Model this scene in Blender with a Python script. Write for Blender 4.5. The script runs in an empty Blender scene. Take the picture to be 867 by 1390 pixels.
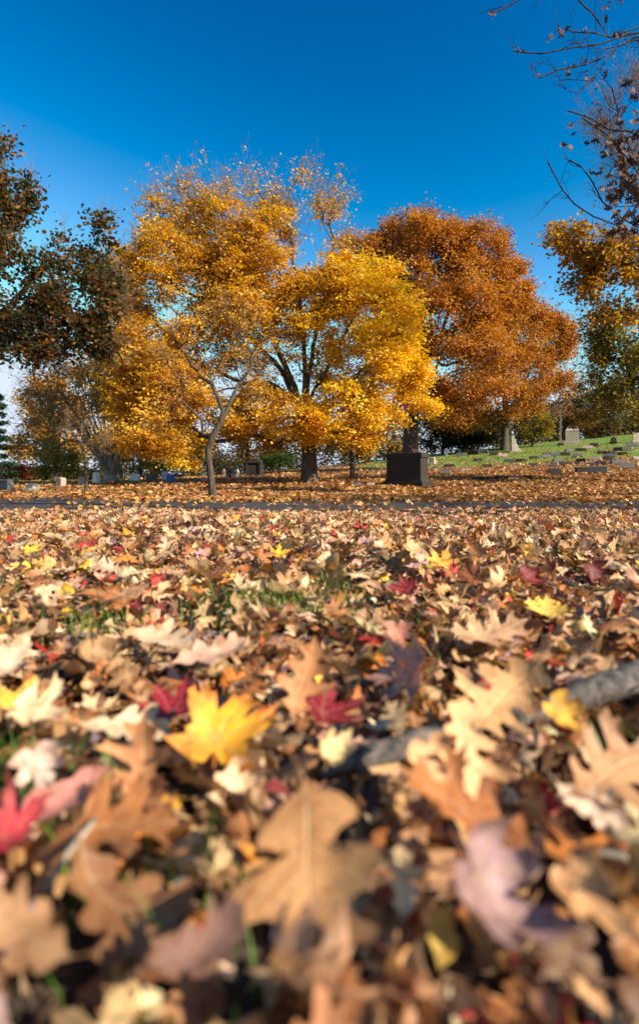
import bpy, math, random
import numpy as np
rng = np.random.default_rng(11)
random.seed(5)
PI = math.pi
C = bpy.context.scene.collection
# ------------------------------------------------------------------ camera numbers
F = 722.0; CX = 433.5; HY = 648.0; CAMZ = 0.30
def W(X, Y, d): return np.array([(X - CX) / F * d, d, CAMZ + (HY - Y) / F * d])

# ------------------------------------------------------------------ terrain
def sstep(a, b, v):
    t = np.clip((v - a) / (b - a), 0, 1); return t * t * (3 - 2 * t)
def ground(x, y):
    x = np.asarray(x, float); y = np.asarray(y, float)
    base = -0.19 * sstep(1.2, 8.0, y) + 0.13 * sstep(12, 28, y) - 0.25 * sstep(45, 90, y) * sstep(5, -20, x)
    s = np.where(y < 50, np.clip((y - 16.5) / 33.5, 0, 1), 1 + 0.0 * y)
    s = s + 0.25 * sstep(48, 62, y)
    g = 1.3 + 0.09 * x
    g = 0.5 * (g + np.sqrt(g * g + 0.25)); g = np.minimum(g, 5.2)
    bump = (0.020 * np.sin(1.3 * x + 0.7 * y) + 0.015 * np.sin(2.9 * x - 1.1 * y + 1)) * sstep(1.0, 3.5, y) * (1 - 0.8 * sstep(6.3, 7.2, y) * (1 - sstep(10.4, 12, y)))
    return base + s * g * 0.96 + bump
def hit(X, Y, d0=10.5):
    d = np.arange(d0, 120, 0.05)
    x = (X - CX) / F * d; z = CAMZ + (HY - Y) / F * d
    g = ground(x, d)
    k = np.nonzero(g >= z)[0]
    dd = d[k[0]] if len(k) else 60.0
    return dd

# ------------------------------------------------------------------ tags
def tag(o, label=None, cat=None, group=None, kind=None):
    if label: o['label'] = label
    if cat: o['category'] = cat
    if group: o['group'] = group
    if kind: o['kind'] = kind
    return o
def empty(name, loc, label, cat, group=None, rz=0):
    o = bpy.data.objects.new(name, None); C.objects.link(o)
    o.location = tuple(float(v) for v in loc); o.rotation_euler = (0, 0, rz); o.empty_display_size = .2
    return tag(o, label, cat, group)

# ------------------------------------------------------------------ mesh helper
def mesh_obj(name, V, loops, starts, totals, mat, parent=None, attrs=None, smooth=True, loc=None):
    V = np.asarray(V, np.float32)
    if loc is not None: V = V - np.asarray(loc, np.float32)
    me = bpy.data.meshes.new(name)
    me.vertices.add(len(V)); me.vertices.foreach_set('co', V.ravel())
    me.loops.add(len(loops)); me.loops.foreach_set('vertex_index', np.asarray(loops, np.int32))
    me.polygons.add(len(starts))
    me.polygons.foreach_set('loop_start', np.asarray(starts, np.int32))
    try: me.polygons.foreach_set('loop_total', np.asarray(totals, np.int32))
    except Exception: pass
    if smooth: me.polygons.foreach_set('use_smooth', np.ones(len(starts), bool))
    for nm, (ty, arr) in (attrs or {}).items():
        a = me.attributes.new(nm, ty, 'POINT')
        a.data.foreach_set('color' if ty == 'FLOAT_COLOR' else 'vector' if ty == 'FLOAT_VECTOR' else 'value', np.asarray(arr, np.float32).ravel())
    me.update(calc_edges=True); me.validate()
    me.materials.append(mat)
    o = bpy.data.objects.new(name, me); C.objects.link(o)
    if parent is not None: o.parent = parent
    elif loc is not None: o.location = tuple(float(v) for v in loc)
    return o
def pyd_obj(name, verts, faces, mat, parent=None, smooth=False, bevel=0, loc=None):
    me = bpy.data.meshes.new(name); me.from_pydata([tuple(map(float, v)) for v in verts], [], faces); me.update()
    if smooth:
        for p in me.polygons: p.use_smooth = True
    me.materials.append(mat)
    o = bpy.data.objects.new(name, me); C.objects.link(o)
    if parent is not None: o.parent = parent
    if loc is not None: o.location = tuple(map(float, loc))
    if bevel:
        m = o.modifiers.new('bevel', 'BEVEL'); m.width = bevel; m.segments = 2
    return o

# ------------------------------------------------------------------ materials
def newmat(name):
    m = bpy.data.materials.new(name); m.use_nodes = True
    nt = m.node_tree; nt.nodes.clear(); return m, nt
def N(nt, t, **kw):
    n = nt.nodes.new(t)
    for k, v in kw.items():
        if k in n.inputs.keys(): n.inputs[k].default_value = v
        else: setattr(n, k, v)
    return n
def mth(nt, op, a, b=None, c=None):
    n = nt.nodes.new('ShaderNodeMath'); n.operation = op
    for i, v in enumerate((a, b, c)):
        if v is None: continue
        if isinstance(v, (int, float)): n.inputs[i].default_value = v
        else: nt.links.new(v, n.inputs[i])
    return n.outputs[0]
def mixc(nt, fac, a, b, mode='MIX'):
    n = nt.nodes.new('ShaderNodeMix'); n.data_type = 'RGBA'; n.blend_type = mode
    for i, v in ((0, fac), (6, a), (7, b)):
        if isinstance(v, (int, float)): n.inputs[i].default_value = v
        elif isinstance(v, tuple): n.inputs[i].default_value = (*v, 1)
        else: nt.links.new(v, n.inputs[i])
    return n.outputs[2]

def leaf_material(name, veins, transl=.2, detail=True, rough=0.55):
    m, nt = newmat(name); L = nt.links.new
    out = N(nt, 'ShaderNodeOutputMaterial')
    col = N(nt, 'ShaderNodeAttribute', attribute_name='col').outputs['Color']
    nrm = None
    if detail:
        lco = N(nt, 'ShaderNodeAttribute', attribute_name='lco').outputs['Vector']
        sp = N(nt, 'ShaderNodeSeparateXYZ'); L(lco, sp.inputs[0]); x, y = sp.outputs[0], sp.outputs[1]
        ax = mth(nt, 'ABSOLUTE', x)
        n1 = N(nt, 'ShaderNodeTexNoise', Scale=3.5, Detail=5.0, Roughness=.6); L(lco, n1.inputs['Vector'])
        n2 = N(nt, 'ShaderNodeTexNoise', Scale=22.0, Detail=3.0); L(lco, n2.inputs['Vector'])
        if veins == 'palm':
            yy = mth(nt, 'SUBTRACT', y, 0.12)
            vm = None
            for a in (0, 47, -47, 98, -98):
                r = math.radians(a); dx, dy = math.sin(r), math.cos(r)
                perp = mth(nt, 'ABSOLUTE', mth(nt, 'SUBTRACT', mth(nt, 'MULTIPLY', x, dy), mth(nt, 'MULTIPLY', yy, dx)))
                along = mth(nt, 'ADD', mth(nt, 'MULTIPLY', x, dx), mth(nt, 'MULTIPLY', yy, dy))
                # side veins off this one
                fr = mth(nt, 'ABSOLUTE', mth(nt, 'SUBTRACT', mth(nt, 'FRACT', mth(nt, 'MULTIPLY', mth(nt, 'SUBTRACT', along, mth(nt, 'MULTIPLY', perp, .9)), 7.0)), .5))
                near = mth(nt, 'LESS_THAN', perp, mth(nt, 'MULTIPLY', along, .4))
                sv = mth(nt, 'MULTIPLY', mth(nt, 'MULTIPLY', mth(nt, 'LESS_THAN', fr, .06), near), .45)
                mv = mth(nt, 'MULTIPLY', mth(nt, 'SUBTRACT', 1.0, mth(nt, 'SMOOTH_MIN', mth(nt, 'DIVIDE', perp, 0.016), 1.0, .2)), mth(nt, 'GREATER_THAN', along, 0))
                v = mth(nt, 'MAXIMUM', mv, sv)
                vm = v if vm is None else mth(nt, 'MAXIMUM', vm, v)
        else:
            mid = mth(nt, 'SUBTRACT', 1.0, mth(nt, 'MINIMUM', mth(nt, 'DIVIDE', ax, 0.014), 1.0))
            q = mth(nt, 'MULTIPLY', mth(nt, 'SUBTRACT', y, mth(nt, 'MULTIPLY', ax, .75)), 7.5)
            fr = mth(nt, 'ABSOLUTE', mth(nt, 'SUBTRACT', mth(nt, 'FRACT', q), .5))
            vm = mth(nt, 'MAXIMUM', mid, mth(nt, 'MULTIPLY', mth(nt, 'SUBTRACT', 1.0, mth(nt, 'MINIMUM', mth(nt, 'DIVIDE', fr, .09), 1.0)), .6))
        vein_col = mixc(nt, .55, col, (.75, .55, .3), 'MIX')
        ln_ = N(nt, 'ShaderNodeVectorMath', operation='LENGTH'); cv_ = N(nt, 'ShaderNodeCombineXYZ'); L(x, cv_.inputs[0]); L(mth(nt, 'SUBTRACT', y, .4), cv_.inputs[1]); L(cv_.outputs[0], ln_.inputs[0])
        cr = N(nt, 'ShaderNodeValToRGB'); L(mth(nt, 'SUBTRACT', mth(nt, 'ADD', n1.outputs[0], .07), mth(nt, 'MULTIPLY', ln_.outputs['Value'], .24)), cr.inputs[0])
        cr.color_ramp.elements[0].position = .3; cr.color_ramp.elements[0].color = (.5, .42, .36, 1)
        cr.color_ramp.elements[1].position = .62; cr.color_ramp.elements[1].color = (1.18, 1.18, 1.15, 1)
        c1 = mixc(nt, 1.0, col, cr.outputs[0], 'MULTIPLY')
        sp2 = N(nt, 'ShaderNodeValToRGB'); L(n2.outputs[0], sp2.inputs[0])
        sp2.color_ramp.elements[0].position = .29; sp2.color_ramp.elements[0].color = (.32, .22, .15, 1)
        sp2.color_ramp.elements[1].position = .40; sp2.color_ramp.elements[1].color = (1, 1, 1, 1)
        c2 = mixc(nt, .75, c1, sp2.outputs[0], 'MULTIPLY')
        c3 = mixc(nt, mth(nt, 'MULTIPLY', vm, .6), c2, vein_col)
        geo = N(nt, 'ShaderNodeNewGeometry')
        under = mixc(nt, .34, c3, (.62, .42, .25))
        fin = mixc(nt, geo.outputs['Backfacing'], c3, under)
        bmp = N(nt, 'ShaderNodeBump', Strength=.5, Distance=.0025)
        L(mth(nt, 'ADD', mth(nt, 'MULTIPLY', vm, -.8), n1.outputs[0]), bmp.inputs['Height']); nrm = bmp.outputs[0]
    else:
        fin = col
    pr = N(nt, 'ShaderNodeBsdfPrincipled', Roughness=rough); L(fin, pr.inputs['Base Color'])
    pr.inputs['Specular IOR Level'].default_value = .35
    tr = N(nt, 'ShaderNodeBsdfTranslucent')
    hs = N(nt, 'ShaderNodeHueSaturation', Saturation=1.25, Value=1.0); L(fin, hs.inputs['Color']); L(hs.outputs[0], tr.inputs[0])
    if nrm: L(nrm, pr.inputs['Normal'])
    mx = N(nt, 'ShaderNodeMixShader'); mx.inputs[0].default_value = transl
    L(pr.outputs[0], mx.inputs[1]); L(tr.outputs[0], mx.inputs[2]); L(mx.outputs[0], out.inputs[0])
    return m

def bark_material(name, c0, c1, scale=(9, 9, 1.6), bump=.02, s=1.0):
    m, nt = newmat(name); L = nt.links.new
    out = N(nt, 'ShaderNodeOutputMaterial'); tc = N(nt, 'ShaderNodeTexCoord'); mp = N(nt, 'ShaderNodeMapping')
    mp.inputs['Scale'].default_value = tuple(v * s for v in scale); L(tc.outputs['Object'], mp.inputs[0])
    n = N(nt, 'ShaderNodeTexNoise', Scale=2.2, Detail=8.0, Roughness=.65, Distortion=.5); L(mp.outputs[0], n.inputs['Vector'])
    v = N(nt, 'ShaderNodeTexVoronoi', Scale=2.0, feature='DISTANCE_TO_EDGE'); L(mp.outputs[0], v.inputs['Vector'])
    n3 = N(nt, 'ShaderNodeTexNoise', Scale=.8, Detail=2.0); L(tc.outputs['Object'], n3.inputs['Vector'])
    cr = N(nt, 'ShaderNodeValToRGB'); cr.color_ramp.elements[0].position = .35; cr.color_ramp.elements[1].position = .65
    cr.color_ramp.elements[0].color = (*c0, 1); cr.color_ramp.elements[1].color = (*c1, 1); L(n.outputs[0], cr.inputs[0])
    cc = mixc(nt, .35, cr.outputs[0], mixc(nt, n3.outputs[0], (.5, .5, .5), (1.3, 1.3, 1.2)), 'MULTIPLY')
    h = mth(nt, 'ADD', mth(nt, 'MULTIPLY', n.outputs[0], .7), mth(nt, 'MINIMUM', v.outputs[0], .25))
    b = N(nt, 'ShaderNodeBump', Strength=.9, Distance=bump); L(h, b.inputs['Height'])
    p = N(nt, 'ShaderNodeBsdfPrincipled', Roughness=.9); L(cc, p.inputs['Base Color']); L(b.outputs[0], p.inputs['Normal'])
    L(p.outputs[0], out.inputs[0]); return m

def stone_material(name, c, rough=.75, spec=.4, scale=28, stain=.5):
    m, nt = newmat(name); L = nt.links.new
    out = N(nt, 'ShaderNodeOutputMaterial'); tc = N(nt, 'ShaderNodeTexCoord')
    n = N(nt, 'ShaderNodeTexNoise', Scale=scale, Detail=4.0); L(tc.outputs['Object'], n.inputs['Vector'])
    n2 = N(nt, 'ShaderNodeTexNoise', Scale=3.0, Detail=6.0, Roughness=.7); L(tc.outputs['Object'], n2.inputs['Vector'])
    a = mixc(nt, n.outputs[0], tuple(v * .75 for v in c), tuple(min(1, v * 1.25) for v in c))
    cr = N(nt, 'ShaderNodeValToRGB'); cr.color_ramp.elements[0].position = .38; cr.color_ramp.elements[0].color = (.55, .53, .48, 1)
    cr.color_ramp.elements[1].position = .6; cr.color_ramp.elements[1].color = (1, 1, 1, 1); L(n2.outputs[0], cr.inputs[0])
    b = mixc(nt, stain, a, cr.outputs[0], 'MULTIPLY')
    bm = N(nt, 'ShaderNodeBump', Strength=.4, Distance=.01); L(n.outputs[0], bm.inputs['Height'])
    p = N(nt, 'ShaderNodeBsdfPrincipled', Roughness=rough); L(b, p.inputs['Base Color']); L(bm.outputs[0], p.inputs['Normal'])
    p.inputs['Specular IOR Level'].default_value = spec
    L(p.outputs[0], out.inputs[0]); return m

M_maple = leaf_material('maple_leaf_surface', 'palm')
M_oak = leaf_material('oak_leaf_surface', 'pinnate')
M_crown = leaf_material('tree_leaf_surface', None, transl=.5, detail=False, rough=.6)
M_needle = leaf_material('needle_surface', None, transl=.1, detail=False, rough=.7)
M_bark_grey = bark_material('grey_bark', (.10, .085, .07), (.34, .28, .22))
M_bark_tan = bark_material('tan_bark', (.10, .075, .05), (.42, .33, .24))
M_bark_t1 = bark_material('brown_bark', (.018, .012, .008), (.10, .068, .042))
M_bark_dark = bark_material('dark_bark', (.025, .018, .013), (.11, .08, .055))
M_bark_black = bark_material('blackish_bark', (.012, .009, .007), (.05, .036, .028))
M_twig = bark_material('twig_bark', (.09, .055, .03), (.33, .22, .135), bump=.003)
M_root = bark_material('root_bark', (.015, .012, .01), (.17, .14, .12), scale=(22, 22, 22), bump=.006)

# ground
def ground_material():
    m, nt = newmat('ground_surface'); L = nt.links.new
    out = N(nt, 'ShaderNodeOutputMaterial'); tc = N(nt, 'ShaderNodeTexCoord'); P = tc.outputs['Object']
    g = N(nt, 'ShaderNodeAttribute', attribute_name='grassy').outputs['Fac']
    lf = N(nt, 'ShaderNodeAttribute', attribute_name='litter').outputs['Fac']
    vo = N(nt, 'ShaderNodeTexVoronoi', Scale=11.0, Randomness=1.0); L(P, vo.inputs['Vector'])
    cr = N(nt, 'ShaderNodeValToRGB'); sx = N(nt, 'ShaderNodeSeparateXYZ'); L(vo.outputs['Color'], sx.inputs[0]); L(sx.outputs[0], cr.inputs[0])
    els = cr.color_ramp.elements; els[0].color = (.10, .045, .02, 1); els[1].color = (.50, .30, .15, 1)
    for p, c in ((.2, (.19, .08, .03)), (.45, (.30, .15, .06)), (.65, (.40, .22, .09)), (.82, (.36, .12, .04)), (.9, (.55, .36, .10))):
        e = els.new(p); e.color = (*c, 1)
    cr.color_ramp.interpolation = 'CONSTANT'
    n1 = N(nt, 'ShaderNodeTexNoise', Scale=14.0, Detail=6.0); L(P, n1.inputs['Vector'])
    litter = mixc(nt, n1.outputs[0], mixc(nt, .5, cr.outputs[0], (.02, .012, .008)), cr.outputs[0])
    soil = mixc(nt, n1.outputs[0], (.018, .012, .008), (.06, .038, .022))
    n2 = N(nt, 'ShaderNodeTexNoise', Scale=.55, Detail=6.0, Roughness=.7); L(P, n2.inputs['Vector'])
    n4 = N(nt, 'ShaderNodeTexNoise', Scale=30.0, Detail=3.0); L(P, n4.inputs['Vector'])
    grass = mixc(nt, n2.outputs[0], mixc(nt, n4.outputs[0], (.045, .10, .004), (.10, .19, .006)), mixc(nt, n4.outputs[0], (.13, .21, .008), (.20, .25, .015)))
    a = mixc(nt, lf, soil, litter)
    gm = mth(nt, 'GREATER_THAN', mth(nt, 'ADD', g, mth(nt, 'MULTIPLY', mth(nt, 'SUBTRACT', mth(nt, 'ADD', mth(nt, 'MULTIPLY', n2.outputs[0], .7), mth(nt, 'MULTIPLY', n4.outputs[0], .5)), .6), 1.2)), .5)
    b = mixc(nt, gm, a, grass)
    bm = N(nt, 'ShaderNodeBump', Strength=.8, Distance=.05); L(mth(nt, 'ADD', n4.outputs[0], vo.outputs['Distance']), bm.inputs['Height'])
    p = N(nt, 'ShaderNodeBsdfPrincipled', Roughness=.95); L(b, p.inputs['Base Color']); L(bm.outputs[0], p.inputs['Normal'])
    L(p.outputs[0], out.inputs[0]); return m
def grassmask(x, y):
    # green lawn up the right-hand slope and far left
    right = sstep(29, 38, y - 0.12 * (x - 12)) * sstep(-2, 7, x) * (1 - .0 * x)
    left = sstep(20, 23.5, y) * sstep(-6.0, -9.0, x)
    patch = .42 * sstep(11, 14, y) * np.clip(np.sin(x * .5 + 1.3 * np.sin(y * .35)) * np.sin(y * .9 + .3 * x), 0, 1)
    return np.clip(np.maximum(np.maximum(right * .9, left), patch), 0, 1)
def grow(a, b, n, p): 
    t = np.linspace(0, 1, n); return a + (b - a) * t ** p
ys = np.unique(np.concatenate([grow(-0.5, -60, 22, 2.0), np.arange(-.5, 14, .18), np.arange(14, 62, .6), grow(62, 900, 40, 2.2)]))
xs0 = np.concatenate([np.arange(0, 10, .3), np.arange(10, 45, .8), grow(45, 900, 34, 2.2)])
xs = np.unique(np.concatenate([-xs0, xs0]))
GX, GY = np.meshgrid(xs, ys); GZ = ground(GX, GY)
def grid_faces(nx, ny):
    i, j = np.meshgrid(np.arange(nx - 1), np.arange(ny - 1)); a = (j * nx + i).ravel()
    return np.stack([a, a + 1, a + nx + 1, a + nx], 1)
gf = grid_faces(len(xs), len(ys))
gr = mesh_obj('ground', np.stack([GX.ravel(), GY.ravel(), GZ.ravel()], 1), gf.ravel(), np.arange(len(gf)) * 4, np.full(len(gf), 4), ground_material(),
    attrs={'grassy': ('FLOAT', grassmask(GX, GY).ravel()), 'litter': ('FLOAT', sstep(1.5, 4, GY).ravel())})
tag(gr, kind='structure')

# road
def road_near(x): return 7.3 + .012 * x + .07 * np.sin(2.1 * np.asarray(x)) + .05 * np.sin(5.3 * np.asarray(x) + 1)
def road_far(x): return 10.5 + .012 * x + .12 * np.sin(1.3 * np.asarray(x)) + .06 * np.sin(4.1 * np.asarray(x)) + 1.7 * sstep(-3.2, -6.5, x)
def road_material():
    m, nt = newmat('asphalt'); L = nt.links.new
    out = N(nt, 'ShaderNodeOutputMaterial'); tc = N(nt, 'ShaderNodeTexCoord'); P = tc.outputs['Object']
    n = N(nt, 'ShaderNodeTexNoise', Scale=60.0, Detail=5.0); L(P, n.inputs['Vector'])
    n2 = N(nt, 'ShaderNodeTexNoise', Scale=1.2, Detail=4.0); L(P, n2.inputs['Vector'])
    c = mixc(nt, n.outputs[0], (.014, .012, .012), (.048, .042, .040)); c = mixc(nt, n2.outputs[0], c, (.03, .025, .023))  # asphalt tone darkened to stand in for tree shade across the road
    b = N(nt, 'ShaderNodeBump', Strength=.6, Distance=.006); L(n.outputs[0], b.inputs['Height'])
    p = N(nt, 'ShaderNodeBsdfPrincipled', Roughness=.85); L(c, p.inputs['Base Color']); L(b.outputs[0], p.inputs['Normal']); L(p.outputs[0], out.inputs[0])
    return m
rx = np.arange(-60, 60.1, .25); rt = np.linspace(0, 1, 9)
RX, RT = np.meshgrid(rx, rt); RY = road_near(RX) * (1 - RT) + road_far(RX) * RT
rf = grid_faces(len(rx), len(rt))
ro = mesh_obj('road', np.stack([RX.ravel(), RY.ravel(), (ground(RX, RY) + .014).ravel()], 1), rf.ravel(), np.arange(len(rf)) * 4, np.full(len(rf), 4), road_material())
tag(ro, kind='structure')

# ------------------------------------------------------------------ leaf templates
def mirror(half):
    r = list(half); l = [(360 - a, q) for a, q in half[1:-1]][::-1]; return r + l
MAPLE_H = [(0, 1.0), (5, .82), (9, .73), (13, .80), (17, .60), (24, .40), (31, .52), (36, .76), (41, .73), (48, 1.0), (53, .78), (59, .80), (64, .60), (75, .37), (86, .50), (93, .57), (101, .74), (108, .58), (118, .50), (135, .40), (155, .31), (180, .10)]
MAPLE_M = [(0, 1.0), (12, .74), (24, .40), (36, .72), (48, 1.0), (60, .72), (75, .38), (100, .74), (118, .48), (150, .33), (180, .12)]
def palm_template(half, rings, stem=True):
    o = mirror(half); cy = .12; V = [(0, cy, 0)]; F_ = []; n = len(o)
    for s in rings:
        for a, r in o:
            t = math.radians(a); V.append((math.sin(t) * r * s * .88, cy + math.cos(t) * r * s * .88, 0))
    for i in range(n): F_.append((0, 1 + (i + 1) % n, 1 + i))
    for k in range(len(rings) - 1):
        for i in range(n):
            a = 1 + k * n + i; b = 1 + k * n + (i + 1) % n; F_.append((a, b, b + n, a + n))
    if stem: add_stem(V, F_)
    return np.array(V, float), F_
def add_stem(V, F_, ln=.55, r=.011):
    b = len(V); K = 5
    for k in range(K):
        y = .14 - k / (K - 1) * (ln + .14); x = .05 * (k / (K - 1)) ** 2
        for q in range(3):
            a = q * 2 * PI / 3; V.append((x + r * math.cos(a), y, r * math.sin(a)))
    for k in range(K - 1):
        for q in range(3):
            a = b + k * 3 + q; c = b + k * 3 + (q + 1) % 3; F_.append((a, c, c + 3, a + 3))
OAK = [(.015, 0), (.07, .07), (.17, .10), (.21, .15), (.13, .19), (.09, .24), (.13, .29), (.27, .32), (.37, .40), (.29, .43), (.33, .47), (.20, .46), (.11, .45), (.12, .52), (.27, .59), (.40, .68), (.30, .69), (.31, .75), (.18, .69), (.10, .68), (.10, .75), (.19, .85), (.21, .93), (.11, .88), (.05, .90), (.03, .97), (.0, 1.02)]
ROUND_OAK = [(.015, 0), (.05, .08), (.13, .15), (.17, .21), (.13, .27), (.10, .31), (.17, .35), (.27, .42), (.29, .49), (.22, .52), (.14, .52), (.16, .57), (.28, .64), (.33, .73), (.26, .77), (.15, .74), (.15, .80), (.22, .88), (.19, .95), (.10, .94), (.05, .99), (0, 1.02)]
ELM = [(.01, 0), (.12, .08), (.22, .2), (.27, .33), (.29, .45), (.27, .58), (.21, .72), (.12, .86), (.05, .95), (0, 1.03)]
def strip_template(right, cols=3, stem=True):
    V = []; F_ = []; n = len(right); ym = np.linspace(.0, .95, n)
    ss = np.linspace(-1, 1, 2 * cols - 1)
    for i, (x, y) in enumerate(right):
        for s in ss:
            a = abs(s); V.append((math.copysign(x * a, s), (ym[i] * (1 - a) + y * a), 0))
    m = len(ss)
    for i in range(n - 1):
        for j in range(m - 1):
            a = i * m + j; F_.append((a, a + 1, a + m + 1, a + m))
    if stem: add_stem(V, F_, .22, .009)
    return np.array(V, float), F_
T_maple = palm_template(MAPLE_H, (.3, .6, .85, 1.0)); T_mapleM = palm_template(MAPLE_M, (.55, 1.0), False)
BOAK = [(.015, 0), (.06, .06), (.20, .14), (.30, .24), (.26, .30), (.16, .33), (.14, .40), (.28, .42), (.50, .52), (.58, .64), (.44, .66), (.46, .74), (.28, .70), (.18, .72), (.17, .80), (.26, .92), (.22, 1.0), (.12, .96), (.05, 1.0), (0, 1.08)]
T_boak = strip_template(BOAK, 4); T_oak = strip_template(OAK, 4); T_roak = strip_template(ROUND_OAK, 4); T_elm = strip_template(ELM, 3)
T_oakM = strip_template(OAK[::2], 2, False); T_elmM = strip_template(ELM[::2] + [ELM[-1]], 2, False)
T_quad = (np.array([(0, -.5, 0), (.36, .02, .07), (0, .55, 0), (-.36, .02, .07)], float), [(0, 1, 2, 3)])
T_tri = (np.array([(0, -.5, 0), (.42, -.05, .09), (.22, .30, .02), (0, .6, -.03), (-.22, .30, .02), (-.42, -.05, .09)], float), [(0, 1, 2, 3), (0, 3, 4, 5)])
T_need = (np.array([(-.04, 0, 0), (.04, 0, 0), (0, 1, 0)], float), [(0, 1, 2)])

def frames(nrm, yaw):
    """rotation matrices (M,3,3) with columns x,y(tip),z(normal)"""
    n = nrm / np.linalg.norm(nrm, axis=1, keepdims=True)
    t = np.stack([np.sin(yaw), np.cos(yaw), np.zeros_like(yaw)], 1)
    t = t - n * (t * n).sum(1, keepdims=True); t /= np.maximum(np.linalg.norm(t, axis=1, keepdims=True), 1e-6)
    x = np.cross(t, n)
    return np.stack([x, t, n], 2)
def deform(P, kx, ky, rip, ph):
    """P (n,3); kx, ky bends, per leaf -> (M,n,3)"""
    y = P[None, :, 1]; z0 = P[None, :, 2]; x = P[None, :, 0] * (1 + .16 * np.sin(11 * y + ph[:, None]) + .10 * np.sin(29 * y + 2.3 * ph[:, None])) + .05 * np.sin(5 * y + ph[:, None])
    kx = kx[:, None] + 1e-4; ky = ky[:, None] + 1e-4; rip = rip[:, None]; ph = ph[:, None]
    z = z0 + rip * (np.sin(9 * x + ph) * np.cos(7 * y + 1.7 * ph) + .6 * np.abs(x) * np.sin(15 * y + ph))
    yc = y - .45
    X = np.sin(kx * x) / kx - z * np.sin(kx * x); Z = (1 - np.cos(kx * x)) / kx + z * np.cos(kx * x)
    Y = np.sin(ky * yc) / ky - Z * np.sin(ky * yc); Z2 = (1 - np.cos(ky * yc)) / ky + Z * np.cos(ky * yc)
    return np.stack([X, Y, Z2], 2)
def leaf_arrays(T, pos, R, size, kx, ky, rip, ph, cols, detail=True):
    P, F_ = T; Mn = len(pos); n = len(P)
    if detail: D = deform(P, kx, ky, rip, ph)
    else: D = np.broadcast_to(P[None], (Mn, n, 3))
    V = np.einsum('mij,mnj->mni', R, D * size[:, None, None]) + pos[:, None, :]
    lt = np.array([len(f) for f in F_]); lp = np.concatenate([np.array(f) for f in F_])
    loops = (lp[None] + (np.arange(Mn) * n)[:, None]).ravel()
    totals = np.tile(lt, Mn); starts = np.concatenate([[0], np.cumsum(totals)[:-1]])
    col = np.repeat(np.concatenate([cols, np.ones((Mn, 1))], 1), n, axis=0)
    at = {'col': ('FLOAT_COLOR', col)}
    if detail:
        l = np.broadcast_to(P[None], (Mn, n, 3)).copy(); l[:, :, 2] = ph[:, None] * 9.0
        at['lco'] = ('FLOAT_VECTOR', l.reshape(-1, 3))
    return V.reshape(-1, 3), loops, starts, totals, at
def join(parts):
    V = []; Lp = []; S = []; T = []; A = {}; vo = lo = 0
    for v, l, s, t, a in parts:
        V.append(v); Lp.append(l + vo); S.append(s + lo); T.append(t); vo += len(v); lo += len(l)
        for k, (ty, arr) in a.items(): A.setdefault(k, (ty, []))[1].append(arr)
    return np.concatenate(V), np.concatenate(Lp), np.concatenate(S), np.concatenate(T), {k: (ty, np.concatenate(x)) for k, (ty, x) in A.items()}

# ------------------------------------------------------------------ foreground leaves
PAL = {  # colour word -> linear base colour
 'tan': (.53, .29, .13), 'cream': (.72, .52, .32), 'pale pink': (.60, .33, .25), 'rust brown': (.34, .125, .038), 'dark brown': (.15, .06, .025),
 'red': (.48, .03, .03), 'crimson': (.19, .012, .02), 'yellow': (.80, .45, .045), 'orange': (.60, .20, .03), 'mauve': (.36, .22, .25), 'sandy': (.60, .40, .20)}
CN = list(PAL); CP = np.array([.22, .15, .08, .19, .11, .03, .025, .035, .04, .02, .11]); CP /= CP.sum()
def pick_cols(n, rg):
    i = rg.choice(len(CN), n, p=CP); c = np.array([PAL[CN[k]] for k in i]); c = c * rg.uniform(.75, 1.2, (n, 1)) * rg.uniform(.9, 1.1, (n, 3))
    return i, np.clip(c, 0, .85)

def eul(yaw, pitch, roll):
    y, p, r = map(math.radians, (-yaw, pitch, roll))
    Rz = np.array([[math.cos(y), -math.sin(y), 0], [math.sin(y), math.cos(y), 0], [0, 0, 1]])
    Rx = np.array([[1, 0, 0], [0, math.cos(p), -math.sin(p)], [0, math.sin(p), math.cos(p)]])
    Ry = np.array([[math.cos(r), 0, math.sin(r)], [0, 1, 0], [-math.sin(r), 0, math.cos(r)]])
    return Rx @ Ry @ Rz
TT = {'boak': (T_boak, M_oak), 'maple': (T_maple, M_maple), 'oak': (T_oak, M_oak), 'roak': (T_roak, M_oak), 'elm': (T_elm, M_oak)}
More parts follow.
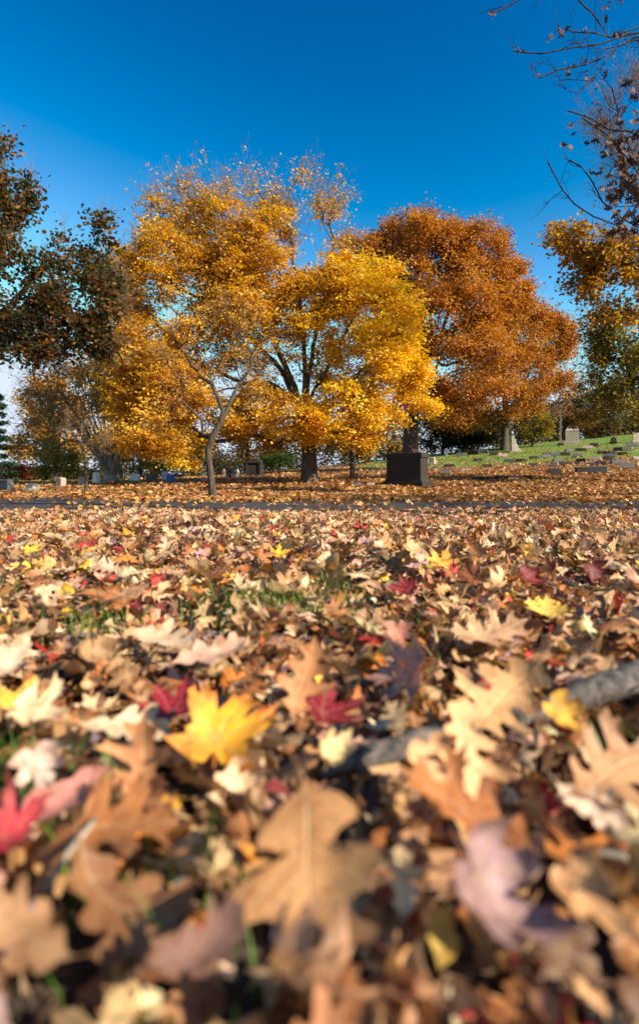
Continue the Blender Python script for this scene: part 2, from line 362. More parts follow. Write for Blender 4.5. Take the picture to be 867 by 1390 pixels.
# X, Y (centre in the photo), z, kind, size, yaw, pitch, roll, kx, ky, colour, label
HERO = [
 (308, 985, 0.062, 'maple', 0.112, 15, 30, 6, 1.3, -1.2, (0.78, 0.37, 0.025), 'bright yellow maple leaf with orange red edges, the brightest leaf in the foreground'),
 (230, 962, 0.05, 'maple', 0.085, -40, 18, 0, 1.5, 0.7, (0.32, 0.01, 0.03), 'dark red maple leaf tucked under the left side of the bright yellow maple leaf'),
 (425, 1170, 0.085, 'boak', 0.094, 168, 34, -10, 0.8, 1.2, (0.5, 0.25, 0.1), 'big tan oak leaf with broad lobes, the largest leaf at the bottom centre'),
 (690, 950, 0.07, 'oak', 0.125, -128, 32, -10, 1.6, 1.3, (0.66, 0.37, 0.16), 'large sandy oak leaf lying across the grey root on the right'),
 (762, 972, 0.06, 'maple', 0.065, 140, 25, 0, 1.8, 1.0, (0.72, 0.38, 0.05), 'curled yellow leaf hanging off the right side of the large sandy oak leaf'),
 (668, 1215, 0.07, 'maple', 0.095, 120, 28, 8, 2.2, 1.6, (0.32, 0.19, 0.19), 'curled mauve grey maple leaf right of the big tan oak leaf'),
 (18, 1125, 0.06, 'maple', 0.065, 30, 22, 10, 1.8, 0.8, (0.42, 0.03, 0.045), 'pinkish red maple leaf at the left edge of the photo'),
 (140, 1130, 0.05, 'oak', 0.105, 80, 16, -12, 1.4, -0.5, (0.42, 0.16, 0.05), 'rust coloured oak leaf lying flat beside the pinkish red leaf'),
 (635, 1110, 0.07, 'oak', 0.1, -60, 12, 14, 2.8, 0.6, (0.42, 0.15, 0.045), 'rolled rust brown oak leaf above the mauve grey maple leaf'),
 (412, 925, 0.075, 'oak', 0.09, 10, 60, 8, 2.6, 1.2, (0.44, 0.19, 0.075), 'rust brown oak leaf standing upright behind the bright yellow maple leaf'),
 (588, 1040, 0.075, 'maple', 0.07, 160, 35, 0, 2.2, 1.1, (0.72, 0.4, 0.19), 'pointed tan maple leaf in front of the grey root'),
 (632, 1012, .080, 'oak', .085, 190, 50, 20, 2.0, .6, (.70, .40, .19), 'narrow upright tan leaf leaning on the grey root'),
 (50, 972, 0.055, 'maple', 0.085, 85, 14, 0, 1.8, 1.2, (0.78, 0.56, 0.33), 'cream leaf with a ragged edge near the left side, level with the yellow maple leaf'),
 (165, 988, 0.052, 'roak', 0.09, 95, 10, 8, 2.2, 0.3, (0.8, 0.58, 0.36), 'long cream leaf running up to the bright yellow maple leaf'),
 (15, 905, 0.065, 'maple', 0.075, 20, 35, 0, 2, 1.2, (0.7, 0.48, 0.34), 'rounded pale pinkish leaf at the left edge'),
 (450, 968, .045, 'maple', .090, 60, 15, 0, 1.0, .9, (.22, .008, .02), 'dark crimson maple leaf right of the bright yellow maple leaf'),
 (190, 1052, .062, 'oak', .085, 5, 55, -10, 2.4, .8, (.50, .22, .09), 'folded brown oak leaf standing below the long cream leaf'),
 (55, 1040, 0.05, 'maple', 0.06, 150, 40, 10, 2.0, 1.3, (0.66, 0.46, 0.38), 'crumpled pale pink leaf below the ragged cream leaf'),
 (838, 1052, 0.07, 'oak', 0.11, 70, 28, 8, 2, 0.9, (0.46, 0.24, 0.11), 'broad tan leaf curling up at the right edge'),
 (800, 1215, 0.075, 'maple', 0.06, 150, 25, -15, 2.4, 0.7, (0.58, 0.3, 0.13), 'folded tan leaf right of the mauve grey maple leaf'),
 (35, 1275, 0.07, 'roak', 0.06, -80, 22, 10, 1.2, 0.8, (0.36, 0.19, 0.09), 'tan leaf in the bottom left corner'),
 (160, 1235, 0.045, 'roak', 0.1, 130, 12, 20, 2.4, 0.9, (0.27, 0.12, 0.05), 'large dark brown oak leaf curled at the lower left'),
 (265, 1285, 0.07, 'roak', 0.05, 60, 25, 0, 1.0, 0.8, (0.22, 0.11, 0.08), 'dull brown curled leaf left of the tip of the big tan oak leaf'),
 (600, 1268, 0.04, 'elm', 0.03, 200, 40, 0, 1.9, 0.9, (0.5, 0.33, 0.06), 'small yellow green leaf between the big oak leaf and the mauve leaf'),
 (455, 1018, 0.06, 'maple', 0.05, 35, 40, 10, 2.8, 0.8, (0.72, 0.54, 0.26), 'curled cream maple leaf right of the bright yellow maple leaf'),
 (795, 1092, 0.065, 'roak', 0.05, 130, 35, 0, 2.8, 0.9, (0.78, 0.56, 0.4), 'small curled cream leaf below the broad tan leaf'),
 (545, 1205, 0.045, 'roak', 0.04, 10, 30, 0, 2.2, 0.9, (0.74, 0.54, 0.3), 'small pale curled leaf tucked under the right lobe of the big tan oak leaf'),
 (45, 748, .050, 'maple', .105, 60, 25, 0, .8, .8, (.85, .50, .04), 'golden yellow maple leaf in the sunlit litter far to the left'),
 (118, 742, .055, 'maple', .110, -50, 25, 0, 1.0, .8, (.58, .03, .04), 'red maple leaf in the sunlit litter near the golden yellow leaf'),
 (380, 752, .055, 'maple', .105, 60, 25, 0, .8, .8, (.85, .50, .04), 'yellow maple leaf in the sunlit litter near the middle of the photo'),
 (548, 802, 0.06, 'maple', 0.085, -70, 30, 0, 1.8, 0.9, (0.2, 0.006, 0.015), 'crimson maple leaf raised above the litter right of centre'),
 (720, 786, 0.065, 'maple', 0.09, 100, 35, 0, 1.8, 0.9, (0.18, 0.006, 0.012), 'crimson maple leaf on the right, the left one of two'),
 (808, 778, 0.07, 'maple', 0.09, 160, 60, 0, 1.6, 0.7, (0.12, 0.005, 0.01), 'dark crimson maple leaf standing up on the right, the right one of two'),
 (600, 762, .060, 'maple', .120, 30, 30, 0, .8, .9, (.80, .42, .07), 'amber maple leaf in the sunlit litter above the crimson leaf'),
 (215, 868, 0.06, 'roak', 0.11, 110, 14, 0, 2.4, 0.5, (0.74, 0.52, 0.33), 'long cream folded leaf sloping down behind the yellow maple leaf'),
 (280, 890, 0.06, 'roak', 0.1, 60, 20, 0, 2.2, 0.5, (0.66, 0.4, 0.28), 'tan pink leaf with curled edges above the yellow maple leaf'),
 (540, 860, 0.065, 'maple', 0.06, 185, 35, 0, 1.2, 0.9, (0.5, 0.2, 0.14), 'pink maple leaf catching the sun right of centre'),
 (660, 860, .060, 'oak', .130, 80, 18, 0, 1.2, .6, (.66, .37, .20), 'tan oak leaf lying flat behind the large sandy oak leaf'),
 (740, 830, .055, 'maple', .095, 20, 22, 0, .8, .9, (.78, .52, .10), 'yellow maple leaf behind the large sandy oak leaf'),
 (85, 1085, .05, 'elm', .07, 60, 20, 0, 2.2, .9, (.62, .25, .2), 'small pink leaf right of the pinkish red leaf'),
]
hero_pos = []; hero_rad = []
lab_counter = {}
def make_leaf(kind, pos, R, size, kx, ky, rip, ph, col, label, group=None, sep_stem=False):
    T, mat = TT[kind]
    v, l, s, t, a = leaf_arrays(T, np.zeros((1, 3)), R[None], np.array([size]), np.array([kx]), np.array([ky]), np.array([rip]), np.array([ph]), np.array([col]))
    c = R @ np.array([0, 0, .0]); 
    o = mesh_obj(('maple_leaf' if kind == 'maple' else 'elm_leaf' if kind == 'elm' else 'oak_leaf'), v, l, s, t, mat, attrs=a)
    o.location = tuple(map(float, pos)); tag(o, label, 'leaf', group); return o
for h in HERO:
    X, Y, z, kind, size, yaw, pitch, roll, kx, ky, col, lab = h
    z *= 1.0
    d = (CAMZ - z) * F / (Y - HY)
    if d > 1.6: size *= .84
    if d > 1.6:
        for _ in range(6): d = (CAMZ - z - float(ground((X - CX) / F * d, d))) * F / (Y - HY)
    p = W(X, Y, d); R = eul(yaw, pitch, roll)
    if kind == 'maple': off = R @ np.array([0, -.30, 0]) * size
    else: off = np.zeros(3) - R @ np.array([0, .45, 0]) * size * .0
    # deform centres y about .45: local y range -.45 .. .55
    if kind == 'maple': off = R @ np.array([0, .10, 0]) * size
    o_ = make_leaf(kind, p + off, R, size * (.72 if kind == 'maple' else 1), kx, ky, .024, random.uniform(0, 6), col, lab)
    if lab.startswith('bright yellow'):
        Tp = T_maple[0]; rr0 = np.hypot(Tp[:, 0], Tp[:, 1] - .12); e_ = np.clip((rr0 - .38) / .3, 0, 1) * (.5 + .5 * np.sin(Tp[:, 0] * 9 + 1) * np.sin(Tp[:, 1] * 7)); e_[-15:] = .5
        cc_ = np.array(col)[None] * (1 - e_[:, None]) + np.array([.62, .07, .02])[None] * e_[:, None]
        o_.data.attributes['col'].data.foreach_set('color', np.concatenate([cc_, np.ones((len(cc_), 1))], 1).astype(np.float32).ravel())
    hero_pos.append(p); hero_rad.append(size * .5)
hero_pos = np.array(hero_pos); hero_rad = np.array(hero_rad)

def scatter(y0, y1, dens, margin=.7, side=.72):
    A = (side * (y1 * y1 - y0 * y0) + 2 * margin * (y1 - y0)); n = int(A * dens)
    y = rng.uniform(y0, y1, n * 2); wid = side * y + margin
    keep = rng.uniform(0, side * y1 + margin, n * 2) < wid; y = y[keep][:n]
    x = rng.uniform(-1, 1, len(y)) * (side * y + margin)
    return x, y
def rand_nrm(n, sd):
    a = np.abs(rng.normal(0, sd, n)); a = np.minimum(a, 1.45); b = rng.uniform(0, 2 * PI, n)
    return np.stack([np.sin(a) * np.cos(b), np.sin(a) * np.sin(b), np.cos(a)], 1)
kinds = ['maple', 'oak', 'roak', 'elm']
# -- nearest litter: collect candidates
x, y = scatter(.10, 1.35, 640, .35); x2, y2 = scatter(.12, .72, 620, .2); x = np.concatenate([x, x2]); y = np.concatenate([y, y2])
n = len(x); zz = rng.uniform(0, 1, n) ** 1.2 * .055 + .004
size = rng.uniform(.035, .098, n) * np.clip(.62 + .5 * y, .62, 1); kd = rng.choice(4, n, p=[.48, .20, .17, .15]); size[kd == 3] *= .6
nr = rand_nrm(n, .68); yaw = rng.uniform(0, 2 * PI, n); ci, cc = pick_cols(n, rng)
kx = rng.normal(0, 1.9, n) + .8; ky = rng.normal(0, 1.6, n) + .5; rip = rng.uniform(.015, .06, n); ph = rng.uniform(0, 50, n)
br = (y < .8) & (np.isin(ci, [2, 5, 6, 7, 9]) & (rng.uniform(0, 1, n) < .8) | np.isin(ci, [1, 10]) & (rng.uniform(0, 1, n) < .5))
ci = np.where(br, rng.choice([0, 3, 4, 3, 4], n), ci); cc[br] = np.array([PAL[CN[k]] for k in ci[br]]) * rng.uniform(.75, 1.15, (int(br.sum()), 1))
P = np.stack([x, y, zz + ground(x, y)], 1)
# keep heroes visible: drop leaves that sit above or in front of a hero on its line of sight
cam = np.array([0, 0, CAMZ]); keep = np.ones(n, bool)
def proj(Q): return np.stack([CX + Q[:, 0] / Q[:, 1] * F, HY - (Q[:, 2] - CAMZ) / Q[:, 1] * F], 1)
pp = proj(P); hp = proj(hero_pos)
for k in range(len(hero_pos)):
    rp = hero_rad[k] / hero_pos[k, 1] * F
    dd = np.hypot(pp[:, 0] - hp[k, 0], (pp[:, 1] - hp[k, 1]) * 1.1)
    lim = rp * .85 + size / np.maximum(y, .15) * F * .33
    keep &= ~((dd < lim) & (P[:, 1] < hero_pos[k, 1] + .04) & (zz > .018 - .0 * y))
    near = (dd < lim) ; P[near, 2] = np.minimum(P[near, 2], .018)
    # near heroes also flatten
# the grey root also stays visible
RT_ = [(430, 1052, .020), (500, 1026, .032), (570, 1005, .036), (650, 985, .034), (730, 968, .040), (800, 940, .052), (880, 915, .060), (1000, 880, .062), (1150, 850, .05)]
rootP = np.array([W(X, Y, (CAMZ - z) * F / (Y - HY)) for X, Y, z in RT_]); rootR = np.array([.005, .010, .012, .009, .012, .015, .018, .020, .022])
rpx = proj(rootP)
for k in range(1, 7):
    dd = np.hypot(pp[:, 0] - rpx[k, 0], pp[:, 1] - rpx[k, 1]); m_ = (dd < 12) & (P[:, 1] < rootP[k, 1] + .05); keep &= ~(m_ & (zz > .02))
infr = (pp[:, 0] > -40) & (pp[:, 0] < 907) & (pp[:, 1] < 1430) & (pp[:, 1] > 0)
nind = 300 - len(HERO)
score = np.where(infr & keep, size / np.hypot(P[:, 1], CAMZ), -1)
order = np.argsort(-score)[:nind]; ind = np.zeros(n, bool); ind[order] = True
# labels that single each leaf out
ANCH = [(0, 'the bright yellow maple leaf'), (2, 'the big tan oak leaf'), (3, 'the large sandy oak leaf'), (5, 'the mauve grey maple leaf'), (7, 'the rust oak leaf lying flat'), (9, 'the upright rust brown oak leaf'),
        (12, 'the ragged cream leaf'), (18, 'the broad tan leaf at the right edge'), (21, 'the large dark brown oak leaf'), (10, 'the pointed tan maple leaf'), (15, 'the dark crimson maple leaf'), (35, 'the tan pink leaf'), (36, 'the pink maple leaf'), (37, 'the tan oak leaf behind the root'), (34, 'the long cream folded leaf'), (22, 'the dull brown curled leaf')]
used = {}
made = []
for i in order:
    best = min(ANCH, key=lambda a: math.hypot(pp[i, 0] - hp[a[0], 0], pp[i, 1] - hp[a[0], 1]))
    dx, dy = pp[i] - hp[best[0]]; dist = math.hypot(dx, dy)
    ang = math.degrees(math.atan2(-dy, dx)) % 360
    dr = ['right of', 'above and right of', 'above', 'above and left of', 'left of', 'below and left of', 'below', 'below and right of'][int(((ang + 22.5) % 360) // 45)]
    near = 'just ' if dist < 60 else 'somewhat ' if dist < 110 else ''
    sh = 'rolled ' if abs(kx[i]) > 2 else 'curled ' if abs(kx[i]) > 1.1 or abs(ky[i]) > 1.5 else 'flat ' if abs(kx[i]) < .4 else ''
    sz = 'small ' if size[i] < .065 else 'large ' if size[i] > .098 else ''
    kn = {0: 'maple', 1: 'oak', 2: 'round-lobed oak', 3: 'elm'}[kd[i]]
    an = best[1].replace(' lying flat', '').replace(' at the right edge', '').replace('the ', '', 1)
    lab = ' '.join(f"{sz}{sh}{CN[ci[i]]} {kn} leaf {near}{dr} the {an}".split()[:16])
    if lab in used:
        lab = ' '.join(lab.split()[:13])
        for ex in ('lower of two', 'upper of two', 'darker one', 'third one', 'fourth one'):
            if lab + ', ' + ex not in used: lab = lab + ', ' + ex; break
    used[lab] = 1
    make_leaf(kinds[kd[i]], P[i], frames(nr[i:i+1], yaw[i:i+1])[0], size[i] * (.85 if kd[i] == 0 else 1), kx[i], ky[i], rip[i], ph[i], cc[i], lab, 'single leaves of the foreground litter')
# rest of the nearest + middle distance
def batch(x, y, z, size, kd, nr, yaw, cc, kx, ky, rip, ph, mask, tmpl):
    R = frames(nr, yaw); P_ = np.stack([x, y, z], 1); po = {'maple': [], 'oak': []}
    for k, T in enumerate(tmpl):
        m_ = mask & (kd == k)
        if m_.any(): po['maple' if k == 0 else 'oak'].append(leaf_arrays(T, P_[m_], R[m_], size[m_] * (.85 if k == 0 else 1), kx[m_], ky[m_], rip[m_], ph[m_], cc[m_]))
    return po
parts = {'maple': [], 'oak': []}
def addp(po):
    for k in po: parts[k] += po[k]
addp(batch(x, y, P[:, 2], size, kd, nr, yaw, cc, kx, ky, rip, ph, keep & ~ind, [T_maple, T_oak, T_roak, T_elm]))
# thin low carpet everywhere near so no bare soil patches dominate
def more(y0, y1, dens, zmax, tm, sz=(.04, .10), sd=.65, margin=.7):
    x, y = scatter(y0, y1, dens, margin); n = len(x); kd = rng.choice(4, n, p=[.48, .20, .17, .15]); s = rng.uniform(*sz, n); s[kd == 3] *= .65
    z = ground(x, y) + rng.uniform(0, 1, n) ** 1.3 * zmax + .003; ci, cc = pick_cols(n, rng)
    off = (y > road_near(x) - rng.uniform(-.1, .35, n))
    addp(batch(x, y, z, s, kd, rand_nrm(n, sd), rng.uniform(0, 2 * PI, n), cc, rng.normal(0, 1.9, n) + .8, rng.normal(0, 1.5, n) + .5, rng.uniform(.015, .06, n), rng.uniform(0, 50, n), ~off, tm))
more(.05, 1.35, 620, .026, [T_mapleM, T_oakM, T_oakM, T_elmM], sd=.2)
more(.08, 2.2, 900, .05, [T_mapleM, T_elmM, T_elmM, T_elmM], sz=(.012, .03), sd=.8)
more(1.35, 3.2, 560, .06, [T_maple, T_oak, T_roak, T_elm])
more(3.2, 7.6, 430, .045, [T_mapleM, T_oakM, T_oakM, T_elmM], (.05, .105))
for k, mt, nm in (('maple', M_maple, 'maple_leaf_litter'), ('oak', M_oak, 'oak_leaf_litter')):
    v, l, s, t, a = join(parts[k]); tag(mesh_obj(nm, v, l, s, t, mt, attrs=a), f'thick carpet of fallen {k} leaves in front of the road', 'leaf litter', kind='stuff')
# far litter (beyond the road), simple leaf blades, and stray leaves on the road
M_far = leaf_material('far_litter_surface', None, transl=.25, detail=False)
pf = []
def far(y0, y1, dens, sz, f):
    x, y = scatter(y0, y1, dens, 1.0); p_ = f(x, y); k = rng.uniform(0, 1, len(x)) < p_; x = x[k]; y = y[k]; n = len(x)
    z = ground(x, y) + rng.uniform(.005, .05, n); c = np.array([(.45, .22, .08), (.34, .13, .04), (.55, .33, .14), (.20, .08, .03), (.62, .36, .06), (.36, .08, .04)])[rng.choice(6, n, p=[.3, .26, .2, .14, .07, .03])] * rng.uniform(.7, 1.2, (n, 1)); s = rng.uniform(*sz, n)
    pf.append(leaf_arrays(T_tri, np.stack([x, y, z + .02], 1), frames(rand_nrm(n, .6), rng.uniform(0, 2 * PI, n)), s, *([np.zeros(n)] * 4), c, detail=False))
far(7.2, 12.5, 95, (.06, .11), lambda x, y: np.where((y < road_far(x)) & (y > road_near(x)), .08 + .9 * np.clip(np.sin(x * 1.1 + 2 * np.sin(y * 1.7)) * np.sin(y * 2.3 + x * .4) - .3, 0, 1) + .8 * np.exp(-(y - road_near(x)) / .18) + .8 * np.exp(-(road_far(x) - y) / .25), 0))
far(10.5, 16, 170, (.09, .14), lambda x, y: np.where(y > road_far(x) + .0, 1.0, 0))
far(16, 28, 55, (.11, .17), lambda x, y: 1 - .75 * grassmask(x, y))
far(28, 50, 13, (.13, .2), lambda x, y: 1 - .8 * grassmask(x, y))
v, l, s, t, a = join(pf); tag(mesh_obj('far_leaf_litter', v, l, s, t, M_far, attrs=a), 'brown and amber fallen leaves spread beyond the road', 'leaf litter', kind='stuff')

# ------------------------------------------------------------------ tubes from edge sets
def tube_arrays(Pa, Pb, ra, rb, ta, tb, S):
    a = np.array([.31, .93, .17]); a /= np.linalg.norm(a)
    def ring(P, t, r):
        t = t / np.maximum(np.linalg.norm(t, axis=1, keepdims=True), 1e-9)
        u = np.cross(t, a); u /= np.maximum(np.linalg.norm(u, axis=1, keepdims=True), 1e-6); v = np.cross(t, u)
        th = np.arange(S) * 2 * PI / S
        return P[:, None] + r[:, None, None] * (np.cos(th)[None, :, None] * u[:, None] + np.sin(th)[None, :, None] * v[:, None])
    A = ring(Pa, ta, ra); B = ring(Pb, tb, rb); E = len(Pa)
    V = np.concatenate([A, B], 1).reshape(-1, 3)
    i = np.arange(S); j = (i + 1) % S
    q = np.stack([i, j, j + S, i + S], 1).ravel()
    loops = (q[None] + (np.arange(E) * 2 * S)[:, None]).ravel()
    return V, loops, np.arange(E * S) * 4, np.full(E * S, 4), {}
class Skel:
    def __init__(s): s.P = []; s.par = []
    def add(s, p, par): s.P.append(np.asarray(p, float)); s.par.append(par); return len(s.P) - 1
    def path(s, pts, start=None, seg=.3, jit=.0):
        last = start; prev = s.P[start] if start is not None else None
        for p in pts:
            p = np.asarray(p, float)
            if prev is None: last = s.add(p, -1); prev = p; continue
            L_ = np.linalg.norm(p - prev); k = max(1, int(L_ / seg))
            for q in range(1, k + 1):
                pt = prev + (p - prev) * q / k
                if q < k: pt = pt + rng.normal(0, jit * L_ / k, 3)
                last = s.add(pt, last)
            prev = p
        return last
def grow_tree(sk, pts, bf=.4, seg=.45, sag=.06, jit=.05, first=0):
    """Prim growth with path-length balance; returns node index of each point"""
    par0 = np.array(sk.par); P0 = np.array(sk.P)
    pl = np.zeros(len(P0))
    for i, p in enumerate(par0):
        if p >= 0: pl[i] = pl[p] + np.linalg.norm(P0[i] - P0[p])
    nodes = P0[first:]; ids = np.arange(first, len(P0)); n = len(pts)
    D = np.linalg.norm(pts[:, None] - nodes[None], axis=2); cost = D + bf * (D + pl[first:][None])
    j = cost.argmin(1); best = cost[np.arange(n), j]; src = ids[j].copy(); spl = pl[ids[j]] + D[np.arange(n), j]
    done = np.zeros(n, bool); where = np.zeros(n, int); best = best.astype(float)
    for _ in range(n):
        i = int(np.argmin(np.where(done, 1e9, best))); done[i] = True
        a = sk.P[src[i]]; b = pts[i]; L_ = np.linalg.norm(b - a); k = max(1, int(L_ / seg)); last = src[i]
        bend = rng.normal(0, jit, 3) * L_ + np.array([0, 0, sag * L_]); newn = []
        for q in range(1, k + 1):
            t = q / k; last = sk.add(a + (b - a) * t + bend * math.sin(PI * t), int(last)); newn.append((last, spl[i] - L_ + L_ * t))
        where[i] = last
        for (nid, npl) in newn[-2:]:
            dd = np.linalg.norm(pts - sk.P[nid], axis=1); c = dd + bf * (dd + npl); m_ = (~done) & (c < best)
            best[m_] = c[m_]; src[m_] = nid; spl[m_] = npl + dd[m_]
    return where
def skel_tubes(sk, R0, rtip, S1=8, S2=4, thr=.03):
    P = np.array(sk.P); par = np.array(sk.par); n = len(P)
    tips = np.zeros(n); ch = np.zeros(n, int)
    np.add.at(ch, par[par >= 0], 1)
    nt = max(2, int((ch == 0).sum())); p = math.log(nt) / math.log(R0 / rtip)
    acc = np.where(ch == 0, rtip ** p, 0.0)
    order = range(n - 1, 0, -1)
    for i in order:
        if par[i] >= 0: acc[par[i]] += acc[i]
    r = acc ** (1 / p)
    main = -np.ones(n, int); mr = np.zeros(n)
    for i in range(n):
        q = par[i]
        if q >= 0 and r[i] > mr[q]: mr[q] = r[i]; main[q] = i
    tin = np.zeros((n, 3)); c = par >= 0; tin[c] = P[c] - P[par[c]]
    ln = np.linalg.norm(tin, axis=1, keepdims=True); tin = tin / np.maximum(ln, 1e-9)
    tan = tin.copy(); m_ = main >= 0; tan[m_] += tin[main[m_]]
    root = ~c; tan[root] = tin[main[root]] if root.any() else tan[root]
    e = np.nonzero(c)[0]; pa = par[e]; ismain = main[pa] == e
    ta = np.where(ismain[:, None], tan[pa], tin[e]); ra = np.where(ismain, r[pa], np.minimum(r[e] * 1.25, r[pa])); 
    thick = r[e] > thr; out = []
    for msk, S in ((thick, S1), (~thick, S2)):
        if msk.any(): out.append(tube_arrays(P[pa[msk]], P[e[msk]], ra[msk], r[e[msk]], ta[msk], tan[e[msk]], S))
    return out, r
def twigs(base, dirs, ln, r, k=3, spread=.6):
    """k generations of straight fine twigs from base points"""
    out = []; B = base; D = dirs / np.linalg.norm(dirs, axis=1, keepdims=True); Ln = np.full(len(B), 1.0) * ln; rr = np.full(len(B), r)
    ends = []
    for g in range(k):
        Lr = Ln * rng.uniform(.6, 1.3, len(B)); E = B + D * Lr[:, None]
        mid = B + (E - B) * .55 + rng.normal(0, .06, B.shape) * Lr[:, None]
        out.append(tube_arrays(B, mid, rr, rr * .8, D, E - B, 3)); out.append(tube_arrays(mid, E, rr * .8, rr * .5, E - B, E - mid, 3)); ends += [mid, E]
        B = np.concatenate([mid, mid, E]); D = np.concatenate([D, D, D]) + rng.normal(0, spread, (3 * len(E), 3)) + np.array([0, 0, .12]); D /= np.linalg.norm(D, axis=1, keepdims=True)
        Ln = np.concatenate([Ln, Ln, Ln]) * .62; rr = np.concatenate([rr, rr, rr]) * .62
        kk = rng.uniform(0, 1, len(B)) < .8; B = B[kk]; D = D[kk]; Ln = Ln[kk]; rr = rr[kk]
    return out, np.concatenate(ends)

def ell_pts(ells, d, n, bias=.45):
    """ells: (X, Y, rx, ry, weight, depth offset m, depth ratio)"""
    vol = np.array([e[2] * e[3] * e[4] for e in ells], float); cnt = np.maximum(2, (n * vol / vol.sum()).astype(int)); out = []; rr = []
    for e, c in zip(ells, cnt):
        X, Y, rx_, ry_, w_, dd = e[:6]; kr = e[6] if len(e) > 6 else 1.0
        D = d + dd; cen = W(X, Y, D); u = rng.normal(size=(c, 3)); u /= np.linalg.norm(u, axis=1, keepdims=True); q = rng.uniform(0, 1, c) ** bias
        # break the outline: radius modulated by a smooth random function
        a1, a2, a3 = rng.uniform(0, 6, 3); md = 1 + .14 * np.sin(4 * u[:, 0] + a1) * np.sin(5 * u[:, 2] + a2) + .10 * np.sin(9 * u[:, 0] + 7 * u[:, 2] + a3)
        K_ = max(5, int(c / 13)); su = rng.normal(size=(K_, 3)); su /= np.linalg.norm(su, axis=1, keepdims=True); su *= rng.uniform(.72, 1.02, (K_, 1)); cl_ = rng.uniform(0, 1, c) < .78; kk_ = rng.integers(0, K_, c)
        up_ = u * (q * md)[:, None]; up_[cl_] = su[kk_[cl_]] + rng.normal(0, .115, (int(cl_.sum()), 3)); q = np.minimum(np.linalg.norm(up_, axis=1), 1.0)
        v = up_ * np.array([rx_ / F * D, rx_ / F * D * kr, ry_ / F * D]); out.append(cen + v); rr.append(q)
    return np.concatenate(out), np.concatenate(rr)
def cluster_leaves(pts, per, sig, size, pal, wts, flat=.5, T=T_quad, up=.7, colj=.18):
    n = len(pts); k = rng.poisson(per, n) if np.isscalar(per) else rng.poisson(per)
    idx = np.repeat(np.arange(n), k); m_ = len(idx)
    ax = rng.normal(0, 1, (n, 3)); ax[:, 2] = np.abs(ax[:, 2]) * 1.2 + up; ax /= np.linalg.norm(ax, axis=1, keepdims=True)   # spray plane normal
    g = rng.normal(0, sig, (m_, 3)); A = ax[idx]; g -= A * (g * A).sum(1, keepdims=True) * (1 - flat)
    P = pts[idx] + g
    nr = A * .9 + rng.normal(0, .42, (m_, 3))
    pi = rng.choice(len(pal), n, p=np.array(wts) / sum(wts)); ci = np.where(rng.uniform(0, 1, m_) < .65, pi[idx], rng.choice(len(pal), m_, p=np.array(wts) / sum(wts)))
    col = np.array(pal)[ci] * rng.uniform(1 - colj, 1 + colj, (n, 1))[idx] * rng.uniform(1 - colj, 1 + colj, (m_, 1)); col = np.clip(col, 0, .9)
    s = rng.uniform(size * .7, size * 1.25, m_)
    z = np.zeros(m_)
    det = T is not T_quad and T is not T_tri and T is not T_need
    if det: return leaf_arrays(T, P, frames(nr, rng.uniform(0, 2 * PI, m_)), s, rng.normal(0, 1.0, m_), rng.normal(.4, 1.0, m_), rng.uniform(.01, .04, m_), rng.uniform(0, 50, m_), col)
    return leaf_arrays(T, P, frames(nr, rng.uniform(0, 2 * PI, m_)), s, z, z, z, z, col, detail=False)

